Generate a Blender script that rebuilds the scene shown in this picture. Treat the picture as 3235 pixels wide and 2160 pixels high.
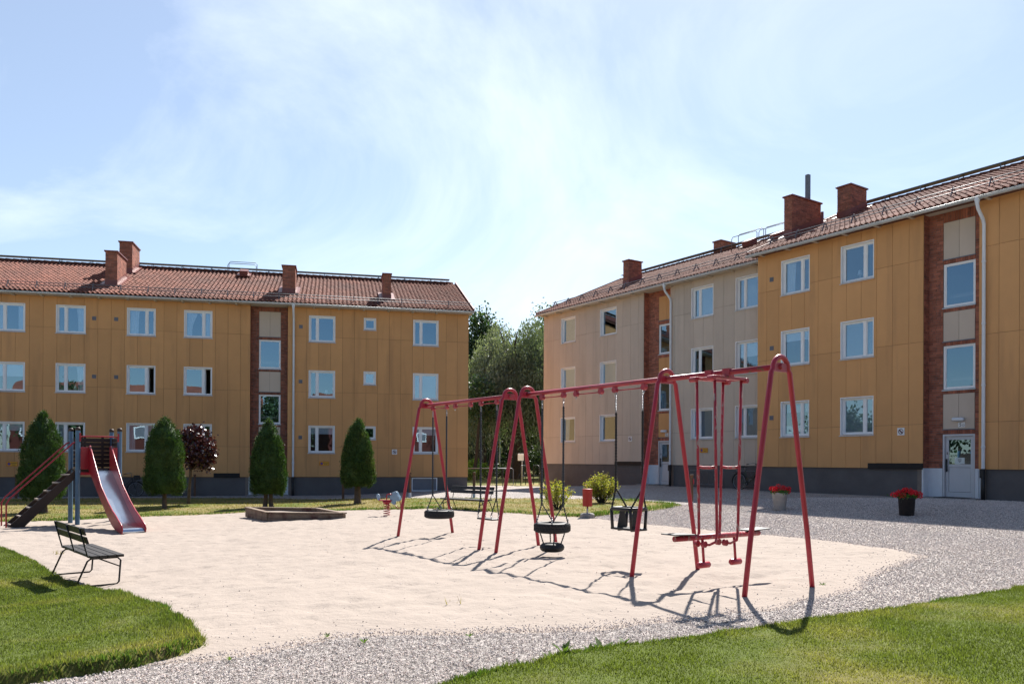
import bpy, math, random
import numpy as np
from mathutils import Vector, Matrix, Euler
R = math.radians
random.seed(7); RNG = np.random.default_rng(11)
for o in list(bpy.data.objects): bpy.data.objects.remove(o)
scene = bpy.context.scene; COL = scene.collection

# ------------------------------------------------------------------ camera
CAM_Z = 1.5
cam_d = bpy.data.cameras.new('camera'); cam = bpy.data.objects.new('camera', cam_d); COL.objects.link(cam)
cam.location = (0, 0, CAM_Z)
cam_d.sensor_width = 36.0; cam_d.lens = 28.0; cam_d.shift_y = 367.2/3235.0
cam.rotation_euler = (Matrix.Rotation(R(90)+.0022, 4, 'X') @ Matrix.Rotation(.0048, 4, 'Z')).to_euler()
cam_d.clip_end = 3000; cam_d.clip_start = .05
scene.camera = cam

# ------------------------------------------------------------------ sky, sun, exposure
SUN_AZ, SUN_EL = R(16.1), R(47.0)
world = bpy.data.worlds.new('World'); scene.world = world; world.use_nodes = True
nt = world.node_tree; nt.nodes.clear()
def N(t, ty, **kw):
    n = t.nodes.new(ty)
    for k_, v in kw.items():
        if k_.startswith('_'): setattr(n, k_[1:], v)
        else: n.inputs[k_.replace('__', ' ')].default_value = v
    return n
wo = N(nt, 'ShaderNodeOutputWorld'); bg = N(nt, 'ShaderNodeBackground', Strength=.066)
sky = N(nt, 'ShaderNodeTexSky', _sky_type='NISHITA', _sun_disc=False, _sun_elevation=SUN_EL, _sun_rotation=SUN_AZ,
        _air_density=1.0, _dust_density=.35, _ozone_density=3.0, _altitude=50)
tc = N(nt, 'ShaderNodeTexCoord')
# thin cirrus veils: stretched fractal noise over the whole dome
sepv = N(nt, 'ShaderNodeSeparateXYZ'); nt.links.new(tc.outputs['Generated'], sepv.inputs[0])
zc = N(nt, 'ShaderNodeMath', _operation='ADD'); zc.inputs[1].default_value = .25; nt.links.new(sepv.outputs['Z'], zc.inputs[0])
dx = N(nt, 'ShaderNodeMath', _operation='DIVIDE'); nt.links.new(sepv.outputs['X'], dx.inputs[0]); nt.links.new(zc.outputs[0], dx.inputs[1])
dy = N(nt, 'ShaderNodeMath', _operation='DIVIDE'); nt.links.new(sepv.outputs['Y'], dy.inputs[0]); nt.links.new(zc.outputs[0], dy.inputs[1])
cmb = N(nt, 'ShaderNodeCombineXYZ'); nt.links.new(dx.outputs[0], cmb.inputs[0]); nt.links.new(dy.outputs[0], cmb.inputs[1])
mp = N(nt, 'ShaderNodeMapping'); mp.inputs['Location'].default_value = (7.22, 1.1, 0); mp.inputs['Rotation'].default_value = (0, 0, R(-14)); mp.inputs['Scale'].default_value = (1.35, .95, 1)
nt.links.new(cmb.outputs[0], mp.inputs[0])
n1 = N(nt, 'ShaderNodeTexNoise', Scale=.85, Detail=9.0, Roughness=.60, Distortion=1.1); nt.links.new(mp.outputs[0], n1.inputs['Vector'])
rp = N(nt, 'ShaderNodeValToRGB'); rp.color_ramp.elements[0].position = .42; rp.color_ramp.elements[1].position = .95
rp.color_ramp.elements[0].color = (.16, .16, .16, 1); rp.color_ramp.elements[1].color = (.80, .80, .80, 1)
nt.links.new(n1.outputs[0], rp.inputs[0])
mx = N(nt, 'ShaderNodeMix', _data_type='RGBA'); mx.inputs[7].default_value = (9.6, 10.2, 10.5, 1)
vm = N(nt, 'ShaderNodeMapRange', _interpolation_type='SMOOTHSTEP'); vm.inputs[1].default_value = -.35; vm.inputs[2].default_value = .45; nt.links.new(sepv.outputs['Y'], vm.inputs[0])
vx = N(nt, 'ShaderNodeMath', _operation='MULTIPLY'); nt.links.new(rp.outputs[0], vx.inputs[0]); nt.links.new(vm.outputs[0], vx.inputs[1])
nt.links.new(vx.outputs[0], mx.inputs[0]); nt.links.new(sky.outputs[0], mx.inputs[6]); nt.links.new(mx.outputs[2], bg.inputs[0])
nt.links.new(bg.outputs[0], wo.inputs[0])
sd = bpy.data.lights.new('sun', 'SUN'); sun = bpy.data.objects.new('sun', sd); COL.objects.link(sun)
sd.energy = 5.0; sd.angle = R(.53); sd.color = (1.0, .955, .89)
sdir = Vector((math.sin(SUN_AZ)*math.cos(SUN_EL), math.cos(SUN_AZ)*math.cos(SUN_EL), math.sin(SUN_EL)))
sun.rotation_euler = sdir.to_track_quat('Z', 'Y').to_euler()
sun.location = (20, 60, 60)
vs = scene.view_settings; vs.view_transform = 'Standard'; vs.look = 'None'; vs.gamma = 1; vs.use_curve_mapping = False; vs.exposure = 1.18

# ------------------------------------------------------------------ materials
M = {}
def pm(name, base, rough=.7, var=.12, vscale=3.0, bump=0., bscale=60., metal=0., spec=.4, objvar=0., island=0., streak=None, tint=None, detail=4.):
    """procedural principled material: two noise octaves of tint, optional per-object / per-island variation and bump"""
    m = bpy.data.materials.new(name); m.use_nodes = True; t = m.node_tree; p = t.nodes['Principled BSDF']
    p.inputs['Roughness'].default_value = rough; p.inputs['Metallic'].default_value = metal; p.inputs['Specular IOR Level'].default_value = spec
    g = N(t, 'ShaderNodeNewGeometry')
    n = N(t, 'ShaderNodeTexNoise', Scale=vscale, Detail=detail, Roughness=.6); t.links.new(g.outputs['Position'], n.inputs['Vector'])
    mr = N(t, 'ShaderNodeMapRange'); mr.inputs[1].default_value = .25; mr.inputs[2].default_value = .75; mr.inputs[3].default_value = 1-var; mr.inputs[4].default_value = 1+var
    t.links.new(n.outputs[0], mr.inputs[0]); val = mr.outputs[0]
    def addv(sock, amt):
        nonlocal val
        a = N(t, 'ShaderNodeMapRange'); a.inputs[3].default_value = 1-amt; a.inputs[4].default_value = 1+amt; t.links.new(sock, a.inputs[0])
        b = N(t, 'ShaderNodeMath', _operation='MULTIPLY'); t.links.new(val, b.inputs[0]); t.links.new(a.outputs[0], b.inputs[1]); val = b.outputs[0]
    if objvar:
        oi = N(t, 'ShaderNodeObjectInfo'); addv(oi.outputs['Random'], objvar)
    if island: addv(g.outputs['Random Per Island'], island)
    mulc = N(t, 'ShaderNodeMix', _data_type='RGBA', _blend_type='MULTIPLY'); mulc.inputs[0].default_value = 1
    if tint:
        n2 = N(t, 'ShaderNodeTexNoise', Scale=tint[1], Detail=3.0); t.links.new(g.outputs['Position'], n2.inputs['Vector'])
        r2 = N(t, 'ShaderNodeMapRange'); r2.inputs[1].default_value = tint[2]; r2.inputs[2].default_value = tint[3]; t.links.new(n2.outputs[0], r2.inputs[0])
        m2 = N(t, 'ShaderNodeMix', _data_type='RGBA'); m2.inputs[6].default_value = (*base, 1); m2.inputs[7].default_value = (*tint[0], 1)
        t.links.new(r2.outputs[0], m2.inputs[0]); t.links.new(m2.outputs[2], mulc.inputs[6])
    else: mulc.inputs[6].default_value = (*base, 1)
    cb = N(t, 'ShaderNodeCombineColor'); [t.links.new(val, cb.inputs[i]) for i in range(3)]
    t.links.new(cb.outputs[0], mulc.inputs[7]); out = mulc.outputs[2]
    if streak:      # rain-water stains: noise drawn out vertically, shaped by a threshold
        ms = N(t, 'ShaderNodeMapping'); ms.inputs['Scale'].default_value = (streak[1], streak[1], streak[2]); t.links.new(g.outputs['Position'], ms.inputs[0])
        ns = N(t, 'ShaderNodeTexNoise', Scale=1.0, Detail=5.0, Roughness=.6); t.links.new(ms.outputs[0], ns.inputs['Vector'])
        rs = N(t, 'ShaderNodeMapRange'); rs.inputs[1].default_value = streak[3]; rs.inputs[2].default_value = streak[4]; rs.inputs[4].default_value = streak[5]; t.links.new(ns.outputs[0], rs.inputs[0])
        m3 = N(t, 'ShaderNodeMix', _data_type='RGBA'); m3.inputs[7].default_value = (*streak[0], 1); t.links.new(rs.outputs[0], m3.inputs[0]); t.links.new(out, m3.inputs[6]); out = m3.outputs[2]
    t.links.new(out, p.inputs['Base Color'])
    if bump:
        nb = N(t, 'ShaderNodeTexNoise', Scale=bscale, Detail=5.0, Roughness=.65); t.links.new(g.outputs['Position'], nb.inputs['Vector'])
        bp = N(t, 'ShaderNodeBump', Strength=1.0, Distance=bump); t.links.new(nb.outputs[0], bp.inputs['Height']); t.links.new(bp.outputs[0], p.inputs['Normal'])
    M[name] = m; return m
def leafmat(name, base, island=.35, trans=.35, rough=.55, spec=.3, tint=None):
    m = pm(name, base, rough, .25, .6, island=island, spec=spec, tint=tint); t = m.node_tree; p = t.nodes['Principled BSDF']
    o = t.nodes['Material Output']; tr = N(t, 'ShaderNodeBsdfTranslucent'); mixs = N(t, 'ShaderNodeMixShader', Fac=trans)
    src = p.inputs['Base Color'].links[0].from_socket
    g2 = N(t, 'ShaderNodeMix', _data_type='RGBA', _blend_type='MULTIPLY'); g2.inputs[0].default_value = 1; g2.inputs[7].default_value = (1.25, 1.35, .6, 1)
    t.links.new(src, g2.inputs[6]); t.links.new(g2.outputs[2], tr.inputs['Color'])
    t.links.new(p.outputs[0], mixs.inputs[1]); t.links.new(tr.outputs[0], mixs.inputs[2]); t.links.new(mixs.outputs[0], o.inputs['Surface'])
    return m
OCH = (.61, .314, .126); TAN = (.545, .45, .365)
pm('ochre_panel', OCH, .75, .05, 1.2, .0015, 220, objvar=.06, streak=((.30, .155, .075), 1.6, .16, .53, .80, .55))
pm('tan_panel', TAN, .75, .05, 1.2, .0015, 220, objvar=.04, streak=((.28, .225, .18), 1.6, .16, .54, .82, .45))
pm('joint', (.17, .105, .06), .9, .2)
pm('plinth', (.115, .104, .102), .85, .16, 1.6, .004, 120, streak=((.16, .15, .15), 1.1, .8, .60, .8, .5))
pm('mortar', (.20, .16, .135), .9, .15, 8)
pm('brick', (.33, .112, .068), .8, .18, 2.5, .003, 90, objvar=.28, island=.28, tint=((.17, .07, .055), 6.0, .52, .72))
pm('chimney_brick', (.32, .112, .068), .8, .18, 2.5, .003, 90, island=.25, tint=((.19, .075, .055), 4.0, .5, .75))
pm('roof_tile', (.185, .068, .046), .85, .16, .8, .002, 90, objvar=.22, island=.22, spec=.15, tint=((.13, .052, .040), .35, .45, .7))
pm('roof_deck', (.12, .05, .035), .9, .2)
pm('red_sheet', (0.182, 0.049, 0.038), .45, .12, 4, spec=.5)
pm('white_paint', (.82, .82, .83), .5, .04, 3, streak=((.55, .53, .50), 5.0, .6, .64, .8, .35))
pm('white_sheet', (.66, .69, .73), .42, .06, 5, .001, 30, spec=.5)
pm('gutter_metal', (0.504, 0.522, 0.540), .4, .10, 2.5, metal=.25, streak=((.33, .31, .28), 3.0, .5, .55, .75, .6))
pm('soffit', (.52, .46, .38), .8, .08, 2)
pm('black_metal', (.012, .012, .014), .45, .2, 5)
pm('dark_board', (.014, .011, .010), .7, .2, 4)
pm('steel_grey', (.15, .155, .17), .5, .12, 6, metal=.5)
pm('vent_grey', (.16, .17, .20), .6, .1)
pm('interior', (.22, .19, .16), .9, .25, .4)
pm('curtain', (.70, .71, .74), .9, .08, 6)
pm('blind', (.72, .73, .76), .8, .04, 3)
pm('door_paint', (.56, .565, .585), .5, .04, 2, spec=.4)
pm('paper', (.62, .68, .68), .8, .04, 9)
pm('print_dark', (.02, .022, .03), .7, .1)
pm('sign_white', (.78, .78, .78), .5, .03, 9)
pm('sign_red', (.45, .03, .03), .5, .05)
pm('ban_ring', (.13, .06, .07), .5, .05)
pm('sign_yellow', (.72, .36, .03), .5, .05, 9)
pm('sign_blue', (.10, .09, .30), .5, .05)
pm('lamp_white', (.70, .72, .75), .35, .05)
def wornpaint(name, base, under, lo=.60, hi=.66, rough=.38, scale=9., zs=.25):
    m = pm(name, base, rough, .14, 4., .0006, 120, spec=.5); t = m.node_tree; p = t.nodes['Principled BSDF']
    g = N(t, 'ShaderNodeNewGeometry'); mp_ = N(t, 'ShaderNodeMapping'); mp_.inputs['Scale'].default_value = (scale*3, scale*3, scale*zs*3); t.links.new(g.outputs['Position'], mp_.inputs[0])
    n = N(t, 'ShaderNodeTexNoise', Scale=1.0, Detail=6.0, Roughness=.68); t.links.new(mp_.outputs[0], n.inputs['Vector'])
    r = N(t, 'ShaderNodeMapRange'); r.inputs[1].default_value = lo; r.inputs[2].default_value = hi; t.links.new(n.outputs[0], r.inputs[0])
    mx_ = N(t, 'ShaderNodeMix', _data_type='RGBA'); src = p.inputs['Base Color'].links[0].from_socket
    t.links.new(src, mx_.inputs[6]); mx_.inputs[7].default_value = (*under, 1); t.links.new(r.outputs[0], mx_.inputs[0]); t.links.new(mx_.outputs[2], p.inputs['Base Color'])
    r2 = N(t, 'ShaderNodeMapRange'); r2.inputs[3].default_value = rough; r2.inputs[4].default_value = .8; t.links.new(r.outputs[0], r2.inputs[0]); t.links.new(r2.outputs[0], p.inputs['Roughness'])
    return m
wornpaint('red_paint', (.37, .020, .040), (.20, .05, .045), .62, .70)
wornpaint('red_worn', (.34, .020, .036), (.34, .26, .235), .565, .60, .45)
wornpaint('red_beam', (.33, .022, .040), (.16, .10, .055), .585, .66, .4, 5., 1.)
wornpaint('blue_paint', (.070, .145, .235), (.14, .18, .22), .60, .70, .55, 7., .2)
wornpaint('rocker_blue', (.22, .33, .44), (.30, .38, .45), .6, .7, .6, 6., 1.)
pm('red_gloss', (0.300, 0.009, 0.022), .32, .08, 3, spec=.5)
pm('bin_red', (.30, .022, .018), .5, .12, 4, spec=.3)
pm('brown_wood', (.036, .021, .016), .6, .25, 7, .002, 80)
pm('bench_wood', (.020, .0165, .0150), .55, .3, 9, .0025, 70, tint=((.040, .034, .030), 14., .5, .75))
pm('tread_wood', (.28, .23, .19), .8, .2, 7, .002, 60)
pm('grey_wood', (0.203, 0.150, 0.109), .85, .25, 5, .005, 60, tint=((0.098, 0.045, 0.038), 3.2, .5, .66))
pm('post_wood', (.12, .06, .032), .75, .25, 6, .002, 60)
pm('concrete', (0.255, 0.240, 0.225), .9, .15, 6, .003, 80)
pm('pot_grey', (.30, .29, .29), .8, .14, 5, .002, 60, tint=((.40, .37, .35), 6., .5, .75))
pm('pot_black', (.018, .015, .016), .5, .25, 6, tint=((.10, .09, .085), 7., .64, .74))
pm('rubber', (.016, .017, .019), .62, .25, 20, .001, 200)
pm('rubber_seat', (.020, .020, .022), .5, .2, 10)
pm('chain_sleeve', (.030, .040, .052), .6, .2, 20)
pm('chain_steel', (.35, .36, .38), .35, .1, 30, metal=.9)
pm('bark', (.115, .080, .058), .9, .3, 9, .012, 26)
pm('dark_bark', (.045, .036, .030), .9, .3, 6, .02, 18)
m = pm('chute_steel', (.55, .58, .63), .22, .05, 5, metal=1.0)
leafmat('thuja_leaf', (.038, .080, .018), .5, .22, .6, tint=((.072, .098, .026), 1.2, .5, .75))
leafmat('maple_leaf', (0.048, 0.010, 0.013), .6, .22, .28, .7)
leafmat('willow_leaf', (.185, .212, .165), .4, .35, tint=((.098, .125, .082), .22, .42, .62))
leafmat('poplar_leaf', (.042, .078, .030), .45, .25, .42, .4)
leafmat('light_leaf', (.075, .105, .058), .4, .4)
leafmat('dark_leaf', (0.028, 0.046, 0.015), .5, .25)
leafmat('shrub_leaf', (.27, .27, .06), .45, .5, tint=((.40, .19, .14), 7., .55, .72))
leafmat('bush_leaf', (.17, .28, .045), .4, .45)
leafmat('geranium_leaf', (.07, .16, .03), .4, .35)
m = pm('petal', (.62, .008, .022), .6, .2, 20, island=.25)
leafmat('grass_blade', (.115, .143, .035), .42, .42, .6, .25, tint=((.25, .215, .085), .60, .50, .76))
leafmat('dry_blade', (0.238, 0.194, 0.083), .3, .35, .7, .2, tint=((0.122, 0.158, 0.032), .5, .5, .68))
leafmat('clover_leaf', (.072, .125, .024), .3, .4)
pm('soil', (.085, .06, .045), .95, .3, 9, .01, 50)
# ground covers
m = pm('sand', (.315, .266, .230), .95, .05, .9, .022, 9.5, spec=.1, detail=8.); 
m = pm('gravel', (.32, .29, .272), .95, .14, .5, .03, 45, spec=.15, tint=((.33, .295, .27), .35, .5, .7))
def gravel_speckle(m, amt=.45, scale=75.):
    t = m.node_tree; p = t.nodes['Principled BSDF']; src = p.inputs['Base Color'].links[0].from_socket
    g = N(t, 'ShaderNodeNewGeometry'); v = N(t, 'ShaderNodeTexVoronoi', Scale=scale); t.links.new(g.outputs['Position'], v.inputs['Vector'])
    bw = N(t, 'ShaderNodeRGBToBW'); t.links.new(v.outputs['Color'], bw.inputs[0])
    r = N(t, 'ShaderNodeMapRange'); r.inputs[1].default_value = .2; r.inputs[2].default_value = .8; r.inputs[3].default_value = 1-amt; r.inputs[4].default_value = 1+amt; t.links.new(bw.outputs[0], r.inputs[0])
    c = N(t, 'ShaderNodeCombineColor'); [t.links.new(r.outputs[0], c.inputs[i]) for i in range(3)]
    mm = N(t, 'ShaderNodeMix', _data_type='RGBA', _blend_type='MULTIPLY'); mm.inputs[0].default_value = 1; t.links.new(src, mm.inputs[6]); t.links.new(c.outputs[0], mm.inputs[7]); t.links.new(mm.outputs[2], p.inputs['Base Color'])
gravel_speckle(m, .55, 48.)
pm('stone', (.57, .505, .47), .85, .1, 3, island=.32, spec=.2, tint=((.50, .40, .35), 30., .5, .6))
pm('lawn_green', (.088, .112, .026), .95, .25, 6., .012, 70, spec=.1, tint=((.18, .15, .06), .60, .50, .76))
pm('lawn_dry', (0.203, 0.164, 0.070), .95, .2, 5., .012, 60, spec=.1, tint=((0.091, 0.122, 0.025), .45, .48, .66))
pm('park_grass', (0.119, 0.133, 0.038), .95, .2, 3., .02, 30, spec=.1, tint=((0.238, 0.189, 0.084), .16, .5, .65))
# window glass: coated double glazing, a clear sheet with a mirror-like surface that is very slightly wavy
gm = bpy.data.materials.new('glass'); gm.use_nodes = True; t = gm.node_tree; t.nodes.clear(); M['glass'] = gm
go = N(t, 'ShaderNodeOutputMaterial'); tr = N(t, 'ShaderNodeBsdfTransparent', Color=(.80, .84, .86, 1)); gl = N(t, 'ShaderNodeBsdfGlossy', Color=(.58, .82, 1, 1), Roughness=.0)
fr = N(t, 'ShaderNodeFresnel', IOR=1.52); mm = N(t, 'ShaderNodeMath', _operation='MULTIPLY_ADD', _use_clamp=True); mm.inputs[1].default_value = 1.9; mm.inputs[2].default_value = .19
ge = N(t, 'ShaderNodeNewGeometry'); nn = N(t, 'ShaderNodeTexNoise', Scale=1.3, Detail=1.0); t.links.new(ge.outputs['Position'], nn.inputs['Vector'])
bp = N(t, 'ShaderNodeBump', Strength=1.0, Distance=.0016); t.links.new(nn.outputs[0], bp.inputs['Height']); t.links.new(bp.outputs[0], gl.inputs['Normal'])
ms = N(t, 'ShaderNodeMixShader'); t.links.new(fr.outputs[0], mm.inputs[0]); inv = N(t, 'ShaderNodeMath', _operation='SUBTRACT'); inv.inputs[0].default_value = 1; t.links.new(ge.outputs['Backfacing'], inv.inputs[1]); mf = N(t, 'ShaderNodeMath', _operation='MULTIPLY'); t.links.new(mm.outputs[0], mf.inputs[0]); t.links.new(inv.outputs[0], mf.inputs[1]); t.links.new(mf.outputs[0], ms.inputs[0]); t.links.new(tr.outputs[0], ms.inputs[1]); t.links.new(gl.outputs[0], ms.inputs[2]); t.links.new(ms.outputs[0], go.inputs[0])

# ------------------------------------------------------------------ mesh helpers
class MB:
    def __init__(s): s.v = []; s.f = []; s.sm = []
    def add(s, vs, fs, smooth=False):
        b = len(s.v); s.v += [tuple(x) for x in vs]
        for f in fs: s.f.append(tuple(i+b for i in f)); s.sm.append(smooth)
        return s
    def box(s, x0, x1, y0, y1, z0, z1, mt=None):
        vs = [(x, y, z) for z in (z0, z1) for y in (y0, y1) for x in (x0, x1)]
        if mt is not None: vs = [mt @ Vector(v) for v in vs]
        return s.add(vs, [(0, 2, 3, 1), (4, 5, 7, 6), (0, 1, 5, 4), (2, 6, 7, 3), (0, 4, 6, 2), (1, 3, 7, 5)])
    def beam(s, a, b, w, h, up=(0, 0, 1)):
        a = Vector(a); b = Vector(b); d = (b-a); L = d.length; d.normalize(); u = Vector(up); x = d.cross(u)
        if x.length < 1e-4: x = d.cross(Vector((1, 0, 0)))
        x.normalize(); u = x.cross(d); mt = Matrix((( *d, ), ( *x, ), ( *u, ))).transposed().to_4x4(); mt.translation = a
        return s.box(0, L, -w/2, w/2, -h/2, h/2, mt)
    def tube(s, pts, r, seg=8, caps=True, closed=False, smooth=True):
        P = [Vector(p) for p in pts]; n = len(P); rr = r if isinstance(r, (list, tuple)) else [r]*n
        rings = []; prev = None
        for i in range(n):
            if closed: d = P[(i+1) % n]-P[i-1]
            else: d = P[min(i+1, n-1)]-P[max(i-1, 0)]
            d.normalize()
            if prev is None:
                x = d.cross(Vector((0, 0, 1)))
                if x.length < 1e-3: x = d.cross(Vector((1, 0, 0)))
            else: x = prev - d*prev.dot(d)
            x.normalize(); prev = x; y = d.cross(x)
            rings.append([P[i]+(x*math.cos(a)+y*math.sin(a))*rr[i] for a in [2*math.pi*k_/seg for k_ in range(seg)]])
        vs = [v for rg in rings for v in rg]; fs = []
        m_ = n if closed else n-1
        for i in range(m_):
            j = (i+1) % n
            for k_ in range(seg): fs.append((i*seg+k_, i*seg+(k_+1) % seg, j*seg+(k_+1) % seg, j*seg+k_))
        s.add(vs, fs, smooth)
        if caps and not closed:
            b = len(s.v)-len(vs); s.f.append(tuple(b+k_ for k_ in range(seg))[::-1]); s.sm.append(False)
            s.f.append(tuple(b+(n-1)*seg+k_ for k_ in range(seg))); s.sm.append(False)
        return s
    def lathe(s, prof, seg=16, c=(0, 0, 0), smooth=True, jit=0.):
        n = len(prof); vs = []
        for (r, z) in prof:
            for k_ in range(seg):
                a = 2*math.pi*k_/seg; q = r*(1+(random.uniform(-jit, jit) if jit else 0)); vs.append((c[0]+q*math.cos(a), c[1]+q*math.sin(a), c[2]+z))
        fs = [(i*seg+k_, i*seg+(k_+1) % seg, (i+1)*seg+(k_+1) % seg, (i+1)*seg+k_) for i in range(n-1) for k_ in range(seg)]
        return s.add(vs, fs, smooth)
    def prism(s, poly, a, b, axis='y', mt=None):
        """polygon (u,v) extruded from a to b along an axis (x: (y,z) polygon, y: (x,z), z: (x,y))"""
        def p3(u, v, w): return {'x': (w, u, v), 'y': (u, w, v), 'z': (u, v, w)}[axis]
        n = len(poly); vs = [p3(u, v, a) for u, v in poly]+[p3(u, v, b) for u, v in poly]
        if mt is not None: vs = [mt @ Vector(v) for v in vs]
        fs = [tuple(range(n))[::-1], tuple(range(n, 2*n))]+[(i, (i+1) % n, n+(i+1) % n, n+i) for i in range(n)]
        return s.add(vs, fs)
    def mesh(s, name, m):
        me = bpy.data.meshes.new(name); me.from_pydata(s.v, [], s.f); me.polygons.foreach_set('use_smooth', s.sm); me.materials.append(M[m]); me.update(); return me
    def build(s, name, m, parent=None, loc=None, rz=0, bevel=0.):
        return link(name, s.mesh(name, m), parent, loc, rz, bevel)
def link(name, me, parent=None, loc=None, rz=0, bevel=0.):
    o = bpy.data.objects.new(name, me); COL.objects.link(o)
    if parent: o.parent = parent
    if loc is not None: o.location = loc
    if rz: o.rotation_euler = (0, 0, rz)
    if bevel:
        b = o.modifiers.new('bevel', 'BEVEL'); b.width = bevel; b.segments = 2; b.limit_method = 'ANGLE'
    return o
def tag(o, label=None, cat=None, group=None, kind=None):
    if label: o['label'] = label
    if cat: o['category'] = cat
    if group: o['group'] = group
    if kind: o['kind'] = kind
    return o
def thing(name, label, cat, loc=(0, 0, 0), rz=0, group=None):
    o = bpy.data.objects.new(name, None); COL.objects.link(o); o.location = loc; o.rotation_euler = (0, 0, rz); o.empty_display_size = .2
    return tag(o, label, cat, group)
def npmesh(name, V, F, m, parent=None, smooth=False):
    """V (n,3), F (m,k) arrays"""
    me = bpy.data.meshes.new(name); nV, nF, k_ = len(V), len(F), F.shape[1]
    me.vertices.add(nV); me.vertices.foreach_set('co', np.ascontiguousarray(V, dtype=np.float32).ravel())
    me.loops.add(nF*k_); me.loops.foreach_set('vertex_index', np.ascontiguousarray(F, dtype=np.int32).ravel())
    me.polygons.add(nF); me.polygons.foreach_set('loop_start', np.arange(0, nF*k_, k_, dtype=np.int32)); me.polygons.foreach_set('loop_total', np.full(nF, k_, dtype=np.int32))
    me.polygons.foreach_set('use_smooth', np.full(nF, smooth, dtype=bool)); me.update(calc_edges=True); me.materials.append(M[m])
    return link(name, me, parent)
def unit(v): return v/np.maximum(np.linalg.norm(v, axis=-1, keepdims=True), 1e-9)
def leaves(P, A, L, W, fold=.0):
    """rhombic leaves at points P with long axis A (n,3), length L and width W (n,)"""
    n = len(P); A = unit(A); B = unit(np.cross(A, RNG.normal(size=(n, 3)))); L = np.broadcast_to(L, n)[:, None]; W = np.broadcast_to(W, n)[:, None]
    V = np.stack([P, P+A*L*.45+B*W*.5, P+A*L, P+A*L*.45-B*W*.5], 1).reshape(-1, 3)
    return V, np.arange(4*n).reshape(n, 4)
def lattice(seed, n=256): return np.random.default_rng(seed).random((n, n))
_lat = [lattice(s_) for s_ in range(6)]
def vnoise(x, y, sc, k_=0):
    g = _lat[k_]; n = g.shape[0]; c_, s_ = math.cos(.6+.9*k_), math.sin(.6+.9*k_); x, y = (x*c_-y*s_)/sc, (x*s_+y*c_)/sc; i = np.floor(x).astype(int); j = np.floor(y).astype(int); u = x-i; v = y-j
    u = u*u*(3-2*u); v = v*v*(3-2*v); a = g[i % n, j % n]; b = g[(i+1) % n, j % n]; c = g[i % n, (j+1) % n]; d = g[(i+1) % n, (j+1) % n]
    return (a*(1-u)+b*u)*(1-v)+(c*(1-u)+d*u)*v-.5
def sdf(poly, X, Y):
    """signed distance to a polygon, positive inside"""
    P = np.array(poly, float); n = len(P); dm = np.full(X.shape, 1e9); ins = np.zeros(X.shape, bool)
    for i in range(n):
        a = P[i]; b = P[(i+1) % n]; e = b-a; wx = X-a[0]; wy = Y-a[1]; t_ = np.clip((wx*e[0]+wy*e[1])/(e@e+1e-12), 0, 1)
        dm = np.minimum(dm, (wx-e[0]*t_)**2+(wy-e[1]*t_)**2)
        c = (a[1] > Y) != (b[1] > Y); xi = a[0]+(Y-a[1])*(e[0])/(e[1] if abs(e[1]) > 1e-9 else 1e-9); ins ^= c & (X < xi)
    return np.where(ins, np.sqrt(dm), -np.sqrt(dm))
def sst(a, b, x): t_ = np.clip((x-a)/(b-a), 0, 1); return t_*t_*(3-2*t_)

# ------------------------------------------------------------------ the lie of the land (metres; the camera stands at 0,0)
LW = (.21836, 40.1548)            # left house: wall direction angle, distance of the wall line
RW = (-.97183, 26.9181, 25.8413)  # right houses: angle, tan wall line, ochre wall line
NR = (-math.sin(RW[0]), math.cos(RW[0])); ER = (math.cos(RW[0]), math.sin(RW[0]))
def ground(x, y):
    x = np.asarray(x, float); y = np.asarray(y, float)
    d = RW[2]-(NR[0]*x+NR[1]*y); s_ = ER[0]*x+ER[1]*y
    rise = .34*(1-sst(3.0, 9.0, d))*sst(-34, -28, s_)
    dip = -.115*np.exp(-((x+5.9)**2/9.68+(y-11.0)**2/13.52))
    drop = -.27*(1-sst(-9.5, -1.5, x))*(1-.7*sst(60, 75, y))
    return rise+drop+dip
def gz(x, y): return float(ground(x, y))
SAND = [(-18, 22.5), (-13.92, 22.0), (-12.6, 22.4), (-11.84, 23.7), (-10.09, 24.8), (-8.68, 26.1), (-5.2, 25.1), (-3.62, 24.5), (-2.29, 24.4), (-.53, 22.9), (1.78, 21.0), (3.33, 18.64), (4.79, 16.6), (5.99, 15.05), (6.7, 12.86), (4.87, 10.89), (4.1, 9.39), (2.34, 8.11), (1.35, 7.53), (.51, 7.27), (-.67, 7.09), (-1.59, 6.89), (-2.37, 6.1), (-2.75, 6.0), (-3.15, 6.9), (-3.9, 8.0), (-5.8, 10.3), (-8.0, 12.8), (-10.1, 14.9), (-14, 17.3), (-18, 18.3)]
LAWN_L = [(-9.77, 15.22), (-8.7, 14.2), (-7.72, 13.04), (-6.68, 11.75), (-5.62, 10.52), (-4.55, 9.40), (-3.59, 8.28), (-3.15, 7.6), (-2.85, 7.12), (-2.6, 6.72), (-2.45, 6.42), (-2.50, 6.10), (-2.77, 5.82), (-3.04, 5.60), (-3.4, 5.38), (-4.5, 4.8), (-9, 3.5), (-20, 3), (-20, 18.2), (-14, 17.2)]
LAWN_R = [(-.9, 4.6), (-.38, 5.33), (-.18, 5.55), (.43, 6.09), (1.17, 6.49), (2.01, 6.97), (2.85, 7.46), (3.88, 8.08), (4.88, 8.68), (6.08, 9.45), (8, 10.9), (11, 12.4), (16, 13), (16, -4), (-4, -4), (-1.8, 3)]
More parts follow.
